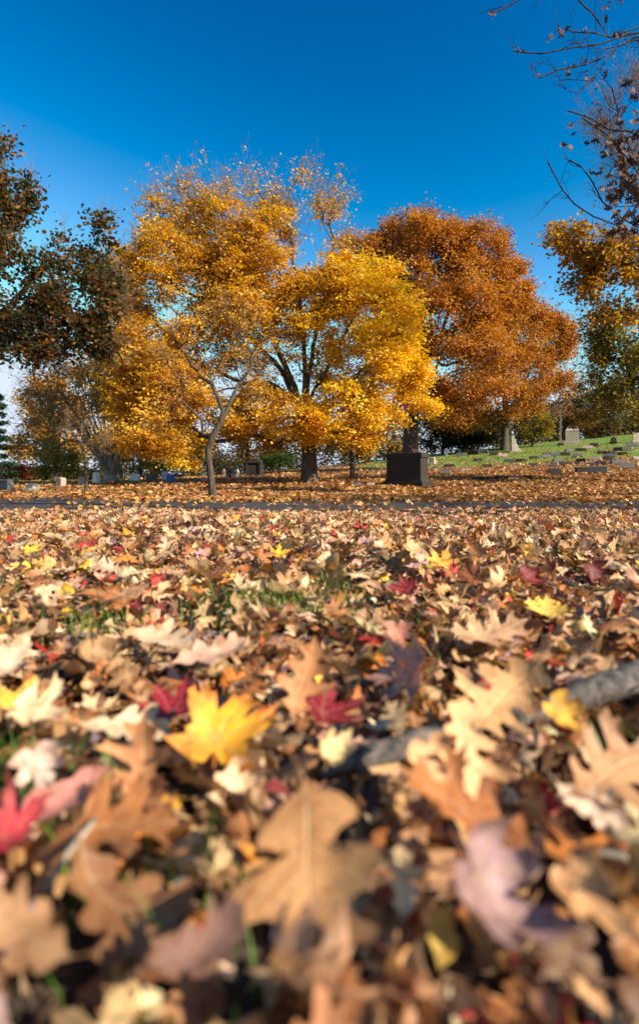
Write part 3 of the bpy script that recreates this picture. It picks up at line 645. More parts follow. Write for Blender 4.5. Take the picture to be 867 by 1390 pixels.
def make_tree(name, label, cat, d, trunk_px, R0, ells, npts, leaf, per, sig, pal, wts, bark, group=None, bf=.4, rtip=.006, flat=.5, twig=0, twl=.6, twr=.005, first_frac=.45, bias=.45, T=T_quad, mat=None, bare=None, base_flare=1.35, seg=.45, jit=.05, up=.7, limbs=None, pal2=None, twigmask=None, maxr=None, twig_up=.4, sparse_top=None, leafmin=.3, spec_pal=None):
    """trunk_px: list of (X, Y[, depth offset]); first is the base (its Y is ignored: it stands on the ground)"""
    X0 = trunk_px[0][0]; x0 = (X0 - CX) / F * d; z0 = float(ground(x0, d)); base = np.array([x0, d, z0])
    root = empty(name, base, label, cat, group)
    sk = Skel(); pts = [base + (0, 0, -.15)] + [W(t[0], t[1], d + (t[2] if len(t) > 2 else 0)) for t in trunk_px[1:]]
    sk.path(pts, None, .3, .03); nT = len(sk.P)
    for lb in (limbs or []):   # (index fraction, [(X,Y,dd)...])
        st = int(nT * lb[0]) - 1; sk.path([W(a, b, d + c) for a, b, c in lb[1]], max(0, min(nT - 1, st)), .35, .05)
    A, q = ell_pts(ells, d, npts, bias)
    gz = ground(A[:, 0], A[:, 1]); A[:, 2] = np.maximum(A[:, 2], gz + .9)
    grow_tree(sk, A, bf=bf, first=int(nT * first_frac), seg=seg, jit=jit)
    tb, r = skel_tubes(sk, R0, rtip)
    # root flare
    V, l, s, t, a = tb[0] if len(tb) == 1 else join(tb)
    h = np.clip((V[:, 2] - z0) / (R0 * 4.5), 0, 1); k = 1 + (base_flare - 1) * (1 - h) ** 2
    near = np.hypot(V[:, 0] - base[0], V[:, 1] - base[1]) < R0 * 3
    V[near, 0] = base[0] + (V[near, 0] - base[0]) * k[near]; V[near, 1] = base[1] + (V[near, 1] - base[1]) * k[near]
    mesh_obj('trunk', V - base, l, s, t, bark, parent=root)
    cen = A.mean(0)
    allt = A
    if twig:
        m_ = q > .45
        if twigmask is not None: m_ &= twigmask(A)
        elif bare is not None: m_ &= bare(A)
        B = A[m_]; B = np.repeat(B, twig, 0); dirs = (B - cen); dirs /= np.linalg.norm(dirs, axis=1, keepdims=True); dirs = dirs + rng.normal(0, .5, B.shape) + np.array([0, 0, twig_up])
        tw, ends = twigs(B, dirs, twl, twr); V, l, s, t, a = join(tw)
        mesh_obj('branches', V - base, l, s, t, M_twig, parent=root)
        if sparse_top: 
            m2 = rng.uniform(0, 1, len(ends)) < sparse_top; V, l, s, t, a = cluster_leaves(ends[m2], 1.2, .05, leaf * .8, pal, wts, T=T)
            mesh_obj('sparse_leaves', V - base, l, s, t, mat or M_crown, parent=root, attrs=a)
    if per > 0:
        m_ = q > leafmin; LP = A[m_]; pr = np.full(len(LP), float(per))
        # uneven density: some clumps thin, some heavy
        fx = np.sin(LP[:, 0] * 1.9 / max(.5, d / 20) + 1) * np.sin(LP[:, 2] * 2.3 / max(.5, d / 20) + 2 + LP[:, 1]); pr *= np.clip(1 + .55 * fx, .3, 1.7)
        if bare is not None: pr *= np.where(bare(LP), .12, 1)
        if pal2 is not None:
            mm = pal2[2](LP); V, l, s, t, a = join([cluster_leaves(LP[~mm], pr[~mm], sig, leaf, pal, wts, flat=flat, T=T, up=up), cluster_leaves(LP[mm], pr[mm] * 1.15, sig, leaf, pal2[0], pal2[1], flat=flat, T=T, up=up)])
        else: V, l, s, t, a = cluster_leaves(LP, pr, sig, leaf, pal, wts, flat=flat, T=T, up=up)
        mesh_obj('crown', V - base, l, s, t, mat or M_crown, parent=root, attrs=a)
    return root, A, base

AMBER = [(.62, .30, .03), (.72, .38, .04), (.52, .22, .03), (.42, .19, .05), (.78, .50, .09)]; AMW = [4, 3, 3, 2, 1]
YEL = [(.88, .55, .035), (.86, .48, .03), (.90, .66, .12), (.72, .37, .025), (.34, .03, .03)]; YEW = [6, 4, 2, 1.3, .25]
COP = [(.52, .22, .045), (.46, .175, .035), (.60, .29, .06), (.32, .11, .025), (.52, .28, .07)]; COW = [4, 4, 2, 2, 1]
DKL = [(.05, .06, .015), (.09, .085, .018), (.035, .045, .015), (.20, .07, .018), (.32, .14, .025)]; DKW = [3, 3, 2, 3, 2]
OLV = [(.16, .15, .02), (.26, .20, .025), (.09, .10, .02), (.36, .22, .03)]
BRN = [(.30, .17, .06), (.38, .22, .07), (.22, .11, .05), (.45, .24, .05)]

# T1 leaning maple by the road
make_tree('maple_tree', 'slim leaning maple with a forked pale trunk standing just beyond the road, left of centre', 'tree', 13.0,
  [(292, 674), (287, 650), (283, 626), (283, 608), (290, 590), (300, 573), (303, 560), (298, 545), (287, 520, .2), (283, 495, .3)], .088,
  [(300, 460, 55, 55, 1, 0, 1), (245, 445, 45, 45, 1, -.3, 1), (345, 470, 40, 45, .8, .4, 1), (250, 520, 45, 25, .6, 0, 1)], 210,
    .07, 3, .14, AMBER, AMW, M_bark_t1, bf=.3, rtip=.0055, twig=1, twl=.28, twr=.004, first_frac=.62, limbs=[(.68, [(312, 548, .1), (322, 525, .3), (340, 500, .5), (352, 470, .6)]), (.60, [(276, 590, 0), (274, 570, .1), (280, 540, .2)])], sparse_top=.2, leafmin=.2)
# T2 the big maple: one trunk carrying the amber left side, the bare top and the bright yellow right side
XS = lambda A: CX + A[:, 0] / A[:, 1] * F
YS = lambda A: HY - (A[:, 2] - CAMZ) / A[:, 1] * F
make_tree('maple_tree', 'broad central maple, amber on its left and bright yellow on its right, with twiggy top', 'tree', 21.0,
  [(420, 655), (420, 630), (419, 605), (415, 580), (412, 560, .2)], .30,
  [(285, 320, 85, 60, 1.0, 0, .9), (225, 400, 75, 80, 1.1, -.5, .9), (200, 500, 62, 60, 1.1, -.8, .9), (345, 370, 75, 70, .9, .5, .9), (245, 295, 50, 38, .8, 0, .9), (205, 580, 60, 42, 1.2, -1, 1), (290, 450, 60, 60, .7, 1.2, .9),
   (370, 290, 50, 38, .9, 0, .9), (262, 262, 48, 26, 1, 0, .8), (410, 280, 55, 45, .8, 0, .9), (440, 320, 35, 40, .8, 0, .9), (345, 250, 30, 28, .5, 0, .9), (335, 520, 50, 40, .6, 1.5, .9), (165, 430, 38, 45, 1, 0, .9), (270, 590, 50, 26, .8, 1, 1), (350, 590, 40, 25, .8, -.5, 1),
   (490, 430, 78, 75, 1.3, -.5, .9), (520, 510, 58, 60, 1.3, -1, .9), (430, 410, 55, 50, .9, .5, .9), (545, 460, 38, 60, 1, .2, .9), (455, 560, 65, 42, 1.2, -1.2, 1), (512, 580, 42, 25, 1.3, -.8, 1), (490, 378, 50, 32, 1.3, 0, .9), (566, 540, 26, 28, 1.3, 0, .9), (420, 480, 40, 50, .8, 0, .9), (355, 440, 60, 55, 1.1, -.4, 1), (300, 400, 60, 60, 1, -.4, 1), (380, 370, 45, 40, 1, -.3, 1), (240, 530, 60, 45, 1.1, -.8, 1), (330, 550, 50, 35, 1, -.8, 1), (400, 570, 50, 35, .9, -1, 1), (165, 520, 35, 60, 1, -.5, 1)], 4700,
  .105, 60, .25, [(.70, .38, .032), (.80, .49, .06), (.58, .29, .026), (.47, .235, .045), (.86, .60, .14)], AMW, M_bark_dark, bf=.5, rtip=.0075, first_frac=.5, flat=.16, up=1.4, twig=1, twl=.55, twr=.0065, sparse_top=.10, leafmin=.2,
  bare=lambda A: ((YS(A) < 345) & (XS(A) > 392) & (XS(A) < 480)) | (YS(A) < 272) | ((YS(A) < 300) & (rng.uniform(0, 1, len(A)) < .6)) | ((rng.uniform(0, 1, len(A)) < .7) & (A[:, 1] < 22.5) & ((np.hypot((XS(A) - 345) / 60, (YS(A) - 500) / 38) < 1) | (np.hypot((XS(A) - 425) / 22, (YS(A) - 500) / 60) < 1) | (np.hypot((XS(A) - 470) / 14, (YS(A) - 470) / 30) < 1) | (np.hypot((XS(A) - 255) / 25, (YS(A) - 400) / 18) < 1))), 
  pal2=(YEL, YEW, lambda A: XS(A) + .25 * (YS(A) - 480) + rng.normal(0, 14, len(A)) > 418), twigmask=lambda A: (YS(A) < 350) | (np.hypot((XS(A) - 310) / 70, (YS(A) - 490) / 60) < 1), maxr=.06,
  limbs=[(.97, [(395, 540, .3), (365, 520, .6), (330, 520, .8), (285, 500, 1), (245, 480, 1)]), (.97, [(400, 525, .2), (375, 470, .5), (350, 420, .6), (325, 370, .6), (300, 320, .4)]), (1, [(414, 510, 0), (412, 450, 0), (402, 380, 0), (395, 320, 0), (390, 270, 0)]),
         (1, [(432, 520, -.2), (455, 480, -.5), (480, 430, -.6), (495, 390, -.5)]), (.95, [(440, 550, -.6), (480, 525, -.9), (525, 510, -1), (555, 500, -.8)]), (.9, [(392, 566, -.6), (368, 552, -.9), (335, 560, -1), (300, 540, -1.2), (262, 545, -1.2), (215, 520, -1.2)]), (1, [(425, 470, .3), (440, 400, .3), (452, 330, .2)]), (.97, [(380, 500, .8), (320, 440, .8), (260, 400, .5), (220, 380, 0)])])
# crimson vine-like tree behind it
make_tree('ornamental_tree', 'small crimson leaved tree showing through the bright yellow maple', 'tree', 23.5, [(478, 655), (478, 600), (475, 560)], .12,
  [(470, 525, 50, 38, 1, 0, 1), (520, 540, 30, 25, 1, 0, 1)], 120, .12, 26, .28, [(.22, .015, .03), (.34, .03, .05), (.28, .05, .08)], [2, 2, 1], M_bark_dark)
# T3 copper oaks
make_tree('oak_tree', 'tall copper oak with broad rounded crown behind the dark monument', 'tree', 33.0,
  [(556, 645), (557, 600), (558, 560), (563, 500), (568, 450), (572, 410)], .48,
  [(560, 345, 75, 45, 1.2, 0, .9), (645, 355, 52, 42, 1.3, .5, .9), (600, 420, 85, 65, 1, 0, 1), (660, 430, 45, 60, 1.2, 0, .9), (510, 375, 60, 45, 1, -.5, .9), (630, 500, 70, 50, 1, -1, 1), (585, 320, 40, 24, 1, 0, .9), (640, 330, 45, 25, 1, 0, .9), (490, 345, 40, 30, 1, 0, .9), (690, 400, 30, 45, 1.2, 0, .9), (540, 470, 50, 60, .8, 0, 1), (590, 550, 45, 30, .7, -1, 1)], 2600,
  .15, 52, .32, COP, COW, M_bark_dark, bf=.42, rtip=.013, first_frac=.4, leafmin=.3, maxr=0, bare=lambda A: (A[:, 1] < 35) & (rng.uniform(0, 1, len(A)) < .8) & ((np.hypot((XS(A) - 615) / 42, (YS(A) - 440) / 24) < 1) | (np.hypot((XS(A) - 585) / 25, (YS(A) - 490) / 30) < 1) | (np.hypot((XS(A) - 560) / 14, (YS(A) - 370) / 12) < 1) | (np.hypot((XS(A) - 660) / 16, (YS(A) - 380) / 12) < 1)),
  limbs=[(.75, [(590, 490, -3), (615, 455, -4), (640, 415, -4.5), (660, 395, -4)]), (.6, [(545, 500, -.5), (525, 440, -.8)]), (.6, [(590, 520, -2), (640, 500, -4), (680, 480, -4)]), (.8, [(575, 440, -3), (590, 400, -4), (600, 360, -3)])])
make_tree('oak_tree', 'lower spreading copper oak on the right, above the pair of flared stones', 'tree', 53.0,
  [(684, 612), (685, 590), (686, 560), (684, 530), (680, 500)], .36,
  [(700, 470, 62, 62, 1.2, 0, .9), (745, 465, 32, 42, 1.2, 0, .9), (650, 545, 60, 35, 1.2, -1, 1), (720, 520, 50, 40, 1, 0, 1), (720, 440, 30, 28, 1, 0, .9), (660, 480, 50, 50, .8, 0, .9), (620, 560, 35, 22, .9, -1.5, 1), (670, 420, 40, 40, 1, 1, 1), (765, 500, 20, 35, 1, 0, 1)], 1800,
  .21, 50, .48, [(.50, .21, .045), (.43, .165, .035), (.56, .27, .06), (.33, .13, .04)], [4, 4, 2, 2], M_bark_dark, bf=.42, rtip=.016, first_frac=.35, leafmin=.3, bare=lambda A: (A[:, 1] < 55) & (rng.uniform(0, 1, len(A)) < .75) & ((np.hypot((XS(A) - 672) / 34, (YS(A) - 528) / 20) < 1) | (np.hypot((XS(A) - 716) / 18, (YS(A) - 500) / 16) < 1)))
# T4 dark tree at left
make_tree('pear_tree', 'dark green and rust leaved tree reaching in from the left edge', 'tree', 9.0,
  [(-260, 660), (-255, 600), (-240, 520), (-200, 450), (-150, 410)], .20,
  [(0, 255, 48, 55, 1.1, 0, .8), (-20, 330, 45, 55, 1, 0, .9), (30, 410, 90, 60, 1.1, 0, .7), (135, 340, 30, 42, 1.1, .3, .8), (110, 410, 55, 45, 1.1, 0, .8), (20, 460, 70, 35, .9, 0, .8), (-120, 380, 110, 120, .5, 0, .9), (75, 345, 32, 30, .5, 0, .8), (150, 440, 35, 30, .9, 0, .8), (90, 470, 60, 25, .8, 0, .8)], 1400,
  .072, 20, .12, DKL, DKW, M_bark_dark, bf=.3, rtip=.004, first_frac=.4, T=T_tri, limbs=[(.8, [(-90, 470, 0), (0, 430, 0), (90, 440, .2), (160, 455, .3)]), (.7, [(-60, 380, 0), (0, 310, 0)])], twig=1, twl=.28, twr=.003, leafmin=.1)
# T5 vase shaped many-stemmed tree
stems = []
for i in range(17):
    a = -1.0 + i / 16 * 1.9; stems.append((.95, [(150 + a * 12, 628, rng.uniform(-.3, .3)), (150 + a * 45, 580, rng.uniform(-.8, .8)), (150 + a * 88, 522 + abs(a) * 16, rng.uniform(-1.5, 1.5))]))
make_tree('elm_tree', 'wide vase shaped tree with many thin bare stems on the left', 'tree', 26.0,
  [(150, 658), (150, 650), (151, 640)], .30,
  [(100, 540, 62, 42, 1, 0, .9), (60, 590, 40, 35, .8, 0, 1), (175, 520, 60, 40, 1, 0, .9), (215, 570, 40, 45, .6, 0, 1), (60, 530, 35, 25, .8, 0, 1), (120, 570, 70, 40, .9, 0, 1)], 1000,
  .13, 8, .3, BRN + [(.55, .26, .04)], [2, 2, 2, 2, 3], M_bark_tan, bf=.3, rtip=.009, first_frac=.5, limbs=stems, twig=1, twl=.6, twr=.008, leafmin=.1)
make_tree('sapling', 'thin dark sapling in front of the many-stemmed tree', 'tree', 15.5,
  [(117, 668), (117, 640), (116, 622), (112, 605), (102, 595)], .045, [(115, 585, 30, 22, 1, 0, 1), (95, 592, 15, 12, 1, 0, 1), (135, 600, 15, 14, 1, 0, 1)], 90, .07, 3, .15, BRN, [1, 1, 1, 1], M_bark_dark, bf=.3, rtip=.004, first_frac=.5, twig=2, twl=.2, twr=.0035)
# T9 right amber / olive maple
make_tree('maple_tree', 'amber maple bough spreading in from the right edge above the grave markers', 'tree', 12.0,
  [(985, 640), (980, 560), (965, 480), (945, 420), (930, 380)], .22,
  [(765, 324, 30, 16, 2.0, -.3, 1), (800, 340, 45, 30, 1.6, 0, .9), (800, 420, 28, 18, 1, 0, .9), (845, 385, 55, 45, 1.1, 0, .9), (900, 340, 60, 60, .8, 0, .9), (790, 390, 22, 20, 1, 0, 1)], 520,
  .085, 17, .14, [(.50, .25, .035), (.62, .33, .04), (.32, .16, .03), (.22, .15, .03)], [3, 2, 3, 2], M_bark_dark, bf=.35, rtip=.004, first_frac=.5, T=T_tri, twig=1, twl=.25, twr=.003, limbs=[(.95, [(870, 360, 0), (810, 350, 0), (770, 330, -.2)])], leafmin=.1)
make_tree('maple_tree', 'olive green and yellow tree filling the right edge below the amber bough', 'tree', 19.0,
  [(935, 640), (930, 560), (915, 500), (900, 450)], .26,
  [(845, 440, 45, 40, 1, 0, .9), (850, 500, 52, 48, 1.1, 0, .9), (840, 555, 48, 34, 1.1, 0, 1), (900, 500, 60, 90, .7, .5, .9), (810, 440, 22, 22, 1, 0, 1)], 620,
  .12, 22, .22, OLV, [3, 3, 2, 2], M_bark_dark, bf=.38, rtip=.006, first_frac=.4, twig=1, twl=.4, twr=.005, leafmin=.15)
for (bx, by, lb_) in ((13.5, 3.6, 'maple standing outside the frame to the right, near the road'), (22.0, 3.0, 'farther maple standing outside the frame to the right')):
    Xb = CX + bx / by * F
    make_tree('maple_tree', lb_, 'tree', by, [(Xb, 640), (Xb, HY - (2.2 - CAMZ) / by * F), (Xb, HY - (4 - CAMZ) / by * F)], .2, [(Xb, HY - (6 - CAMZ) / by * F, 2.6 / by * F, 2.6 / by * F, 1, 0, 1)], 230, .13, 13, .28, AMBER, AMW, M_bark_dark, bf=.4, rtip=.01, first_frac=.5, seg=.6)
# bare tree with vertical twigs, top right
make_tree('birch_tree', 'bare pale twigged tree rising along the right edge behind the overhanging bough', 'tree', 15.0,
  [(960, 645), (955, 500), (940, 380), (920, 300)], .16,
  [(860, 150, 50, 75, 1, 0, .9), (850, 240, 40, 50, 1, 0, .9), (900, 120, 60, 90, .8, 0, .9), (815, 175, 25, 50, .6, 0, 1)], 300,
  .08, 1.2, .2, [(.22, .1, .04), (.3, .16, .08)], [1, 1], M_bark_dark, bf=.5, rtip=.004, first_frac=.5, twig=2, twl=.6, twr=.0065, twig_up=1.5, sparse_top=.03)

# overhanging near oak (top right), branch by branch
d8 = 4.2
base8 = np.array([4.6, 4.6, float(ground(4.6, 4.6))])
r8 = empty('oak_tree', base8, 'near oak hanging thin branches with few brown leaves into the top right corner', 'tree')
sk = Skel(); sk.path([base8 + (0, 0, -.1), (4.55, 4.55, 1.5), (4.4, 4.45, 3.0), (4.2, 4.4, 4.2), (4.1, 4.3, 5.2)], None, .3, .02)
nT = len(sk.P); TRI = int(nT * .75)
BR = [[(1000, 20), (920, 40), (867, 45), (813, 60), (786, 63), (760, 68), (734, 73), (708, 71), (696, 69)],
      [(1000, 10), (900, 38), (867, 44), (827, 51), (808, 45), (775, 43)], [(1000, 0), (900, 30), (827, 51), (803, 17), (794, 10), (770, -15)],
      [(1000, 30), (900, 42), (867, 48), (837, 64), (815, 79), (794, 88), (755, 95), (732, 106)], [(940, 60), (860, 55), (837, 64), (812, 95), (784, 127)],
      [(1000, -30), (900, -40), (800, -30), (740, -8), (690, 8), (668, 18)], [(1020, 200), (930, 170), (870, 185), (825, 175), (800, 160), (770, 150)],
      [(1020, 300), (940, 300), (870, 240), (820, 180), (790, 160)], [(1000, 330), (900, 318), (846, 298), (817, 274), (803, 246), (789, 227), (772, 217)],
      [(1000, 340), (900, 330), (805, 294), (779, 277), (763, 258), (743, 220)], [(1000, 250), (920, 250), (868, 225), (850, 190), (838, 150), (830, 120)]]
ends8 = []; big = []
for k, b in enumerate(BR):
    st = TRI if b[0][1] < 100 else int(nT * .45); dz = rng.uniform(-.3, .3)
    e = sk.path([W(X, Y, d8 + dz) for X, Y in b], st, .12, .10); 
    seg_ids = list(range(e - int(len(b) * 1.8), e + 1)); ends8 += [sk.P[i] for i in seg_ids]
sk.path([(3.6, 3.6, 6.2), (2.8, 3.2, 7.4)], nT - 1, .3, .03); top8 = np.array([2.9, 3.2, 7.6]) + rng.normal(0, 1, (150, 3)) * np.array([1.5, .75, .75]); top8[:, 2] = np.maximum(top8[:, 2], 1.2 + .98 * top8[:, 1]); grow_tree(sk, top8, bf=.4, first=nT - 1)
tb, rr_ = skel_tubes(sk, .17, .0055, 8, 5)
B = np.array(ends8); B = B[rng.uniform(0, 1, len(B)) < .8]; dirs = np.array([-.7, -.1, .1]) + rng.normal(0, .7, B.shape)
tw, en = twigs(B, dirs, .17, .0034, k=3, spread=.55)
V, l, s, t, a = join(tb); mesh_obj('trunk', V - base8, l, s, t, M_bark_black, parent=r8)
V, l, s, t, a = join(tw); mesh_obj('branches', V - base8, l, s, t, M_bark_black, parent=r8)
# brown leaves, each cluster is a few leaves hanging
LP = [(671, 15), (746, 57), (772, 84), (771, 96), (790, 80), (726, 99), (825, 14), (816, 27), (840, 44), (770, 41), (702, 70), (799, 40), (846, 0), (817, 168), (844, 188), (834, 186), (851, 241), (866, 225), (862, 200), (824, 283), (838, 255), (770, 199), (775, 178), (860, 275), (848, 150), (860, 130), (818, 205), (800, 192), (855, 310), (830, 12), (845, 110), (862, 160)]
PLs = []; szs = []
LP += [(rng.uniform(838, 885), rng.uniform(165, 330)) for _ in range(8)] + [(rng.uniform(800, 880), rng.uniform(60, 330)) for _ in range(22)]
for X, Y in LP:
    bigc = 11 if (X > 835 and Y > 185) else 2
    for q in range(bigc): PLs.append(W(X + rng.normal(0, 4 if bigc < 5 else 13), Y + rng.normal(0, 4 if bigc < 5 else 13), d8 + rng.uniform(-.3, .2)))
PLs = np.array(PLs); n = len(PLs)
sz = rng.uniform(.04, .085, n); nr = rng.normal(0, 1, (n, 3)); nr[:, 2] *= .4
R = frames(nr, rng.uniform(0, 6, n)); R[:, :, 1] *= 1
cl = np.array([(.045, .016, .009), (.08, .028, .014), (.03, .012, .008), (.13, .055, .03)])[rng.choice(4, n)]
V, l, s, t, a = leaf_arrays(T_oak, PLs, R, sz, rng.normal(1.6, .8, n), rng.normal(.8, .6, n), np.full(n, .03), rng.uniform(0, 50, n), cl)
V, l, s, t, a = join([(V, l, s, t, {'col': a['col']}), cluster_leaves(top8, 16, .22, .10, [(.2, .09, .03), (.3, .14, .04)], [1, 1])])
mesh_obj('crown', V - base8, l, s, t, M_needle, parent=r8, attrs=a)

# ------------------------------------------------------------------ conifers
def conifer(name, label, d, X, Yb, Yt, wpx, crownlike=False, whorls=14, cols=((.012, .035, .016), (.02, .05, .02), (.03, .06, .025)), trunk=.12, bare=.0):
    x0 = (X - CX) / F * d; z0 = float(ground(x0, d)); base = np.array([x0, d, z0]); top = CAMZ + (HY - Yt) / F * d
    root = empty(name, base, label, 'tree'); H = top - z0; wd = wpx / F * d
    sk = Skel(); sk.path([base + (0, 0, -.1), base + (0, 0, H)], None, .3, .02); nT = len(sk.P); pts = []; nn = []
    for w_ in range(whorls):
        f = bare + (1 - bare) * (w_ + .5) / whorls; z = f * H
        Rw = wd * ((1 - (f - bare) / (1 - bare)) * .9 + .12 if not crownlike else .55 + .45 * math.sin(PI * (w_ + .5) / whorls)) 
        for k in range(6):
            a = rng.uniform(0, 2 * PI); e = base + np.array([math.cos(a) * Rw * rng.uniform(.6, 1.1), math.sin(a) * Rw, z + Rw * (.12 if crownlike else -.08)])
            st = min(nT - 1, int(f * nT)); sk.path([e], st, .4, .05)
            for q in np.linspace(.25, 1, 9): pts.append(sk.P[st] * (1 - q) + e * q)
    tb, r = skel_tubes(sk, trunk, .012); V, l, s, t, a = join(tb); mesh_obj('trunk', V - base, l, s, t, M_bark_dark, parent=root)
    pts = np.array(pts); V, l, s, t, a = cluster_leaves(pts, 34, wd * .08, wd * .10, cols, [1] * len(cols), flat=.35, T=T_quad, up=1.4)
    mesh_obj('crown', V - base, l, s, t, M_needle, parent=root, attrs=a); return root
conifer('spruce_tree', 'dark green conifer with drooping tiers at the far left edge', 34, -4, 655, 535, 30, whorls=11)
conifer('pine_tree', 'small flat topped pine against the sky between the copper oak and the right edge', 72, 779, 600, 522, 19, crownlike=True, whorls=5, bare=.55, trunk=.22)

# ------------------------------------------------------------------ background trees
BT = [ # name, label, d, X, ells, R0, leaf pal
 ('maple_tree', 'yellow leaved tree in the back row at the far left, behind the cemetery stones', 55, 75, [(70, 545, 40, 35, 1, 0, 1), (45, 600, 30, 30, 1, 0, 1), (95, 590, 35, 35, 1, 0, 1)], AMBER, AMW),
 ('bushy_tree', 'low red shrubby tree on the far left beyond the lawn', 60, 25, [(25, 643, 14, 12, 1, 0, 1)], [(.42, .10, .04), (.34, .07, .03)], [1, 1]),
 ('maple_tree', 'brownish olive tree in the back row left of the many-stemmed tree', 48, 62, [(62, 625, 26, 26, 1, 0, 1), (90, 632, 22, 22, 1, 0, 1)], [(.25, .20, .05), (.38, .24, .05), (.14, .14, .04)], [2, 2, 1]),
 ('maple_tree', 'olive brown tree in the back row right of the many-stemmed tree', 46, 190, [(180, 600, 30, 38, 1, 0, 1), (210, 615, 30, 28, 1, 0, 1)], [(.35, .22, .05), (.2, .15, .04), (.5, .3, .05)], [2, 2, 1]),
 ('maple_tree', 'low yellow tree behind the slim leaning maple', 38, 252, [(245, 610, 40, 28, 1, 0, 1), (225, 585, 35, 30, 1, 0, 1)], YEL[:4], [3, 3, 2, 3]),
 ('maple_tree', 'deep amber tree between the leaning maple and the yellow maple', 40, 335, [(335, 590, 34, 32, 1, 0, 1), (365, 600, 25, 22, 1, 0, 1), (310, 560, 30, 30, 1, 0, 1)], AMBER, AMW),
 ('evergreen_shrub', 'dark green rounded shrub behind the dark upright stone near the centre', 34, 372, [(372, 636, 16, 14, 1, 0, 1), (388, 632, 14, 12, 1, 0, 1)], [(.04, .08, .02), (.06, .10, .02)], [1, 1]),
 ('maple_tree', 'brown tree behind the yellow maple, seen under its right side', 48, 500, [(500, 605, 40, 28, 1, 0, 1), (470, 600, 30, 25, 1, 0, 1)], [(.25, .12, .03), (.38, .2, .04), (.1, .09, .03)], [1, 1, 1]),
 ('evergreen_tree', 'dark evergreen tree right behind the dark monument', 58, 600, [(595, 575, 30, 38, 1.2, 0, 1), (620, 590, 28, 22, 1.2, 0, 1)], [(.015, .03, .012), (.03, .045, .015)], [2, 1]),
 ('evergreen_tree', 'dark evergreen tree left of the flared stones', 60, 648, [(648, 585, 30, 26, 1.2, 0, 1), (665, 590, 20, 18, 1.2, 0, 1)], [(.015, .03, .012), (.035, .05, .018), (.1, .06, .02)], [2, 2, 1]),
 ('leafy_shrub', 'pale green shrub just behind the flared stones', 66, 674, [(674, 588, 11, 12, 1.2, 0, 1)], [(.18, .22, .05), (.26, .24, .06)], [1, 1]),
 ('maple_tree', 'yellow green young tree right of the flared stones', 54, 722, [(722, 575, 24, 26, 1.1, 0, 1), (712, 590, 18, 12, 1.1, 0, 1)], [(.28, .22, .05), (.42, .24, .05), (.14, .14, .04)], [2, 2, 2]),
 ('oak_tree', 'russet brown tree behind the tan square gravestone', 66, 765, [(760, 572, 28, 16, 1, 0, 1), (790, 578, 24, 13, 1, 0, 1)], [(.2, .09, .03), (.28, .12, .04), (.09, .06, .03)], [1, 1, 1]),
 ('bare_tree', 'thin twiggy tree against the sky left of the small pine', 62, 758, [(755, 535, 30, 30, 1, 0, 1), (790, 500, 14, 40, 1, 0, 1)], [(.3, .17, .08), (.36, .16, .06)], [1, 1]),
 ('oak_tree', 'dark brown tree at the right end of the lawn', 60, 838, [(830, 585, 34, 16, 1.2, 0, 1), (862, 578, 26, 22, 1.2, 0, 1)], [(.1, .06, .025), (.16, .09, .03), (.06, .07, .02)], [1, 1, 1]),
 ('maple_tree', 'orange brown tree filling the gap between the amber maple and the many-stemmed tree', 42, 160, [(165, 470, 40, 40, .8, 0, 1), (140, 520, 40, 40, .8, 0, 1), (175, 540, 35, 45, .8, 0, 1)], AMBER, AMW),
]
for nm, lb, d, X, ells, pal, wt in BT:
    yt = min(e[1] for e in ells); yb = HY - (float(ground((X - CX) / F * d, d)) - CAMZ) / d * F
    n = int(max(70, sum(e[2] * e[3] for e in ells) / 9)); thin = 'twiggy' in lb
    make_tree(nm, lb, 'shrub' if 'shrub' in nm else 'tree', d, [(X, yb), (X + 1, yb - (yb - yt) * .35), (X, yb - (yb - yt) * .6)], .10 + .10 * (yb - yt) / 80, ells, n, .30 * d / 60, 5 if thin else 30, .42 * d / 50, pal, wt, M_bark_dark, bf=.4, rtip=.015, first_frac=.3 if 'shrub' not in nm else 0, leafmin=0, twig=2 if thin else 0, twl=1.0, twr=.016, seg=.8)
# far wood, one mass: dark irregular belt well behind
fw = []; nW = 430
xa = rng.uniform(-75, 85, nW); ya = 78 + rng.uniform(0, 22, nW) + np.abs(xa) * .05
hh = 4.2 + 1.6 * np.sin(xa * .13) + rng.uniform(-1, 1, nW) + np.where(xa > 5, 4.2, 0) + np.where((xa < 5) & (xa > -32), 1.6, 0)
hh = np.where((xa < -38), 1.5, hh)
Pw = []; Bw = []
for i in range(nW):
    g0 = float(ground(xa[i], ya[i])); q = rng.uniform(0, 1, (16, 3)); Pw.append(np.stack([xa[i] + (q[:, 0] - .5) * 3.2, ya[i] + (q[:, 1] - .5) * 3, g0 + .2 + q[:, 2] * hh[i]], 1)); Bw.append((xa[i], ya[i], g0, hh[i]))
V, l, s, t, a = cluster_leaves(np.concatenate(Pw), 15, .55, .42, [(.05, .045, .02), (.10, .06, .025), (.03, .04, .015), (.18, .10, .03), (.24, .14, .04)], [3, 3, 3, 2, 1.2])
wood = mesh_obj('far_wood', V, l, s, t, M_crown, attrs=a); tag(wood, 'dark autumn woodland belt closing off the far side of the cemetery', 'woodland', kind='stuff')

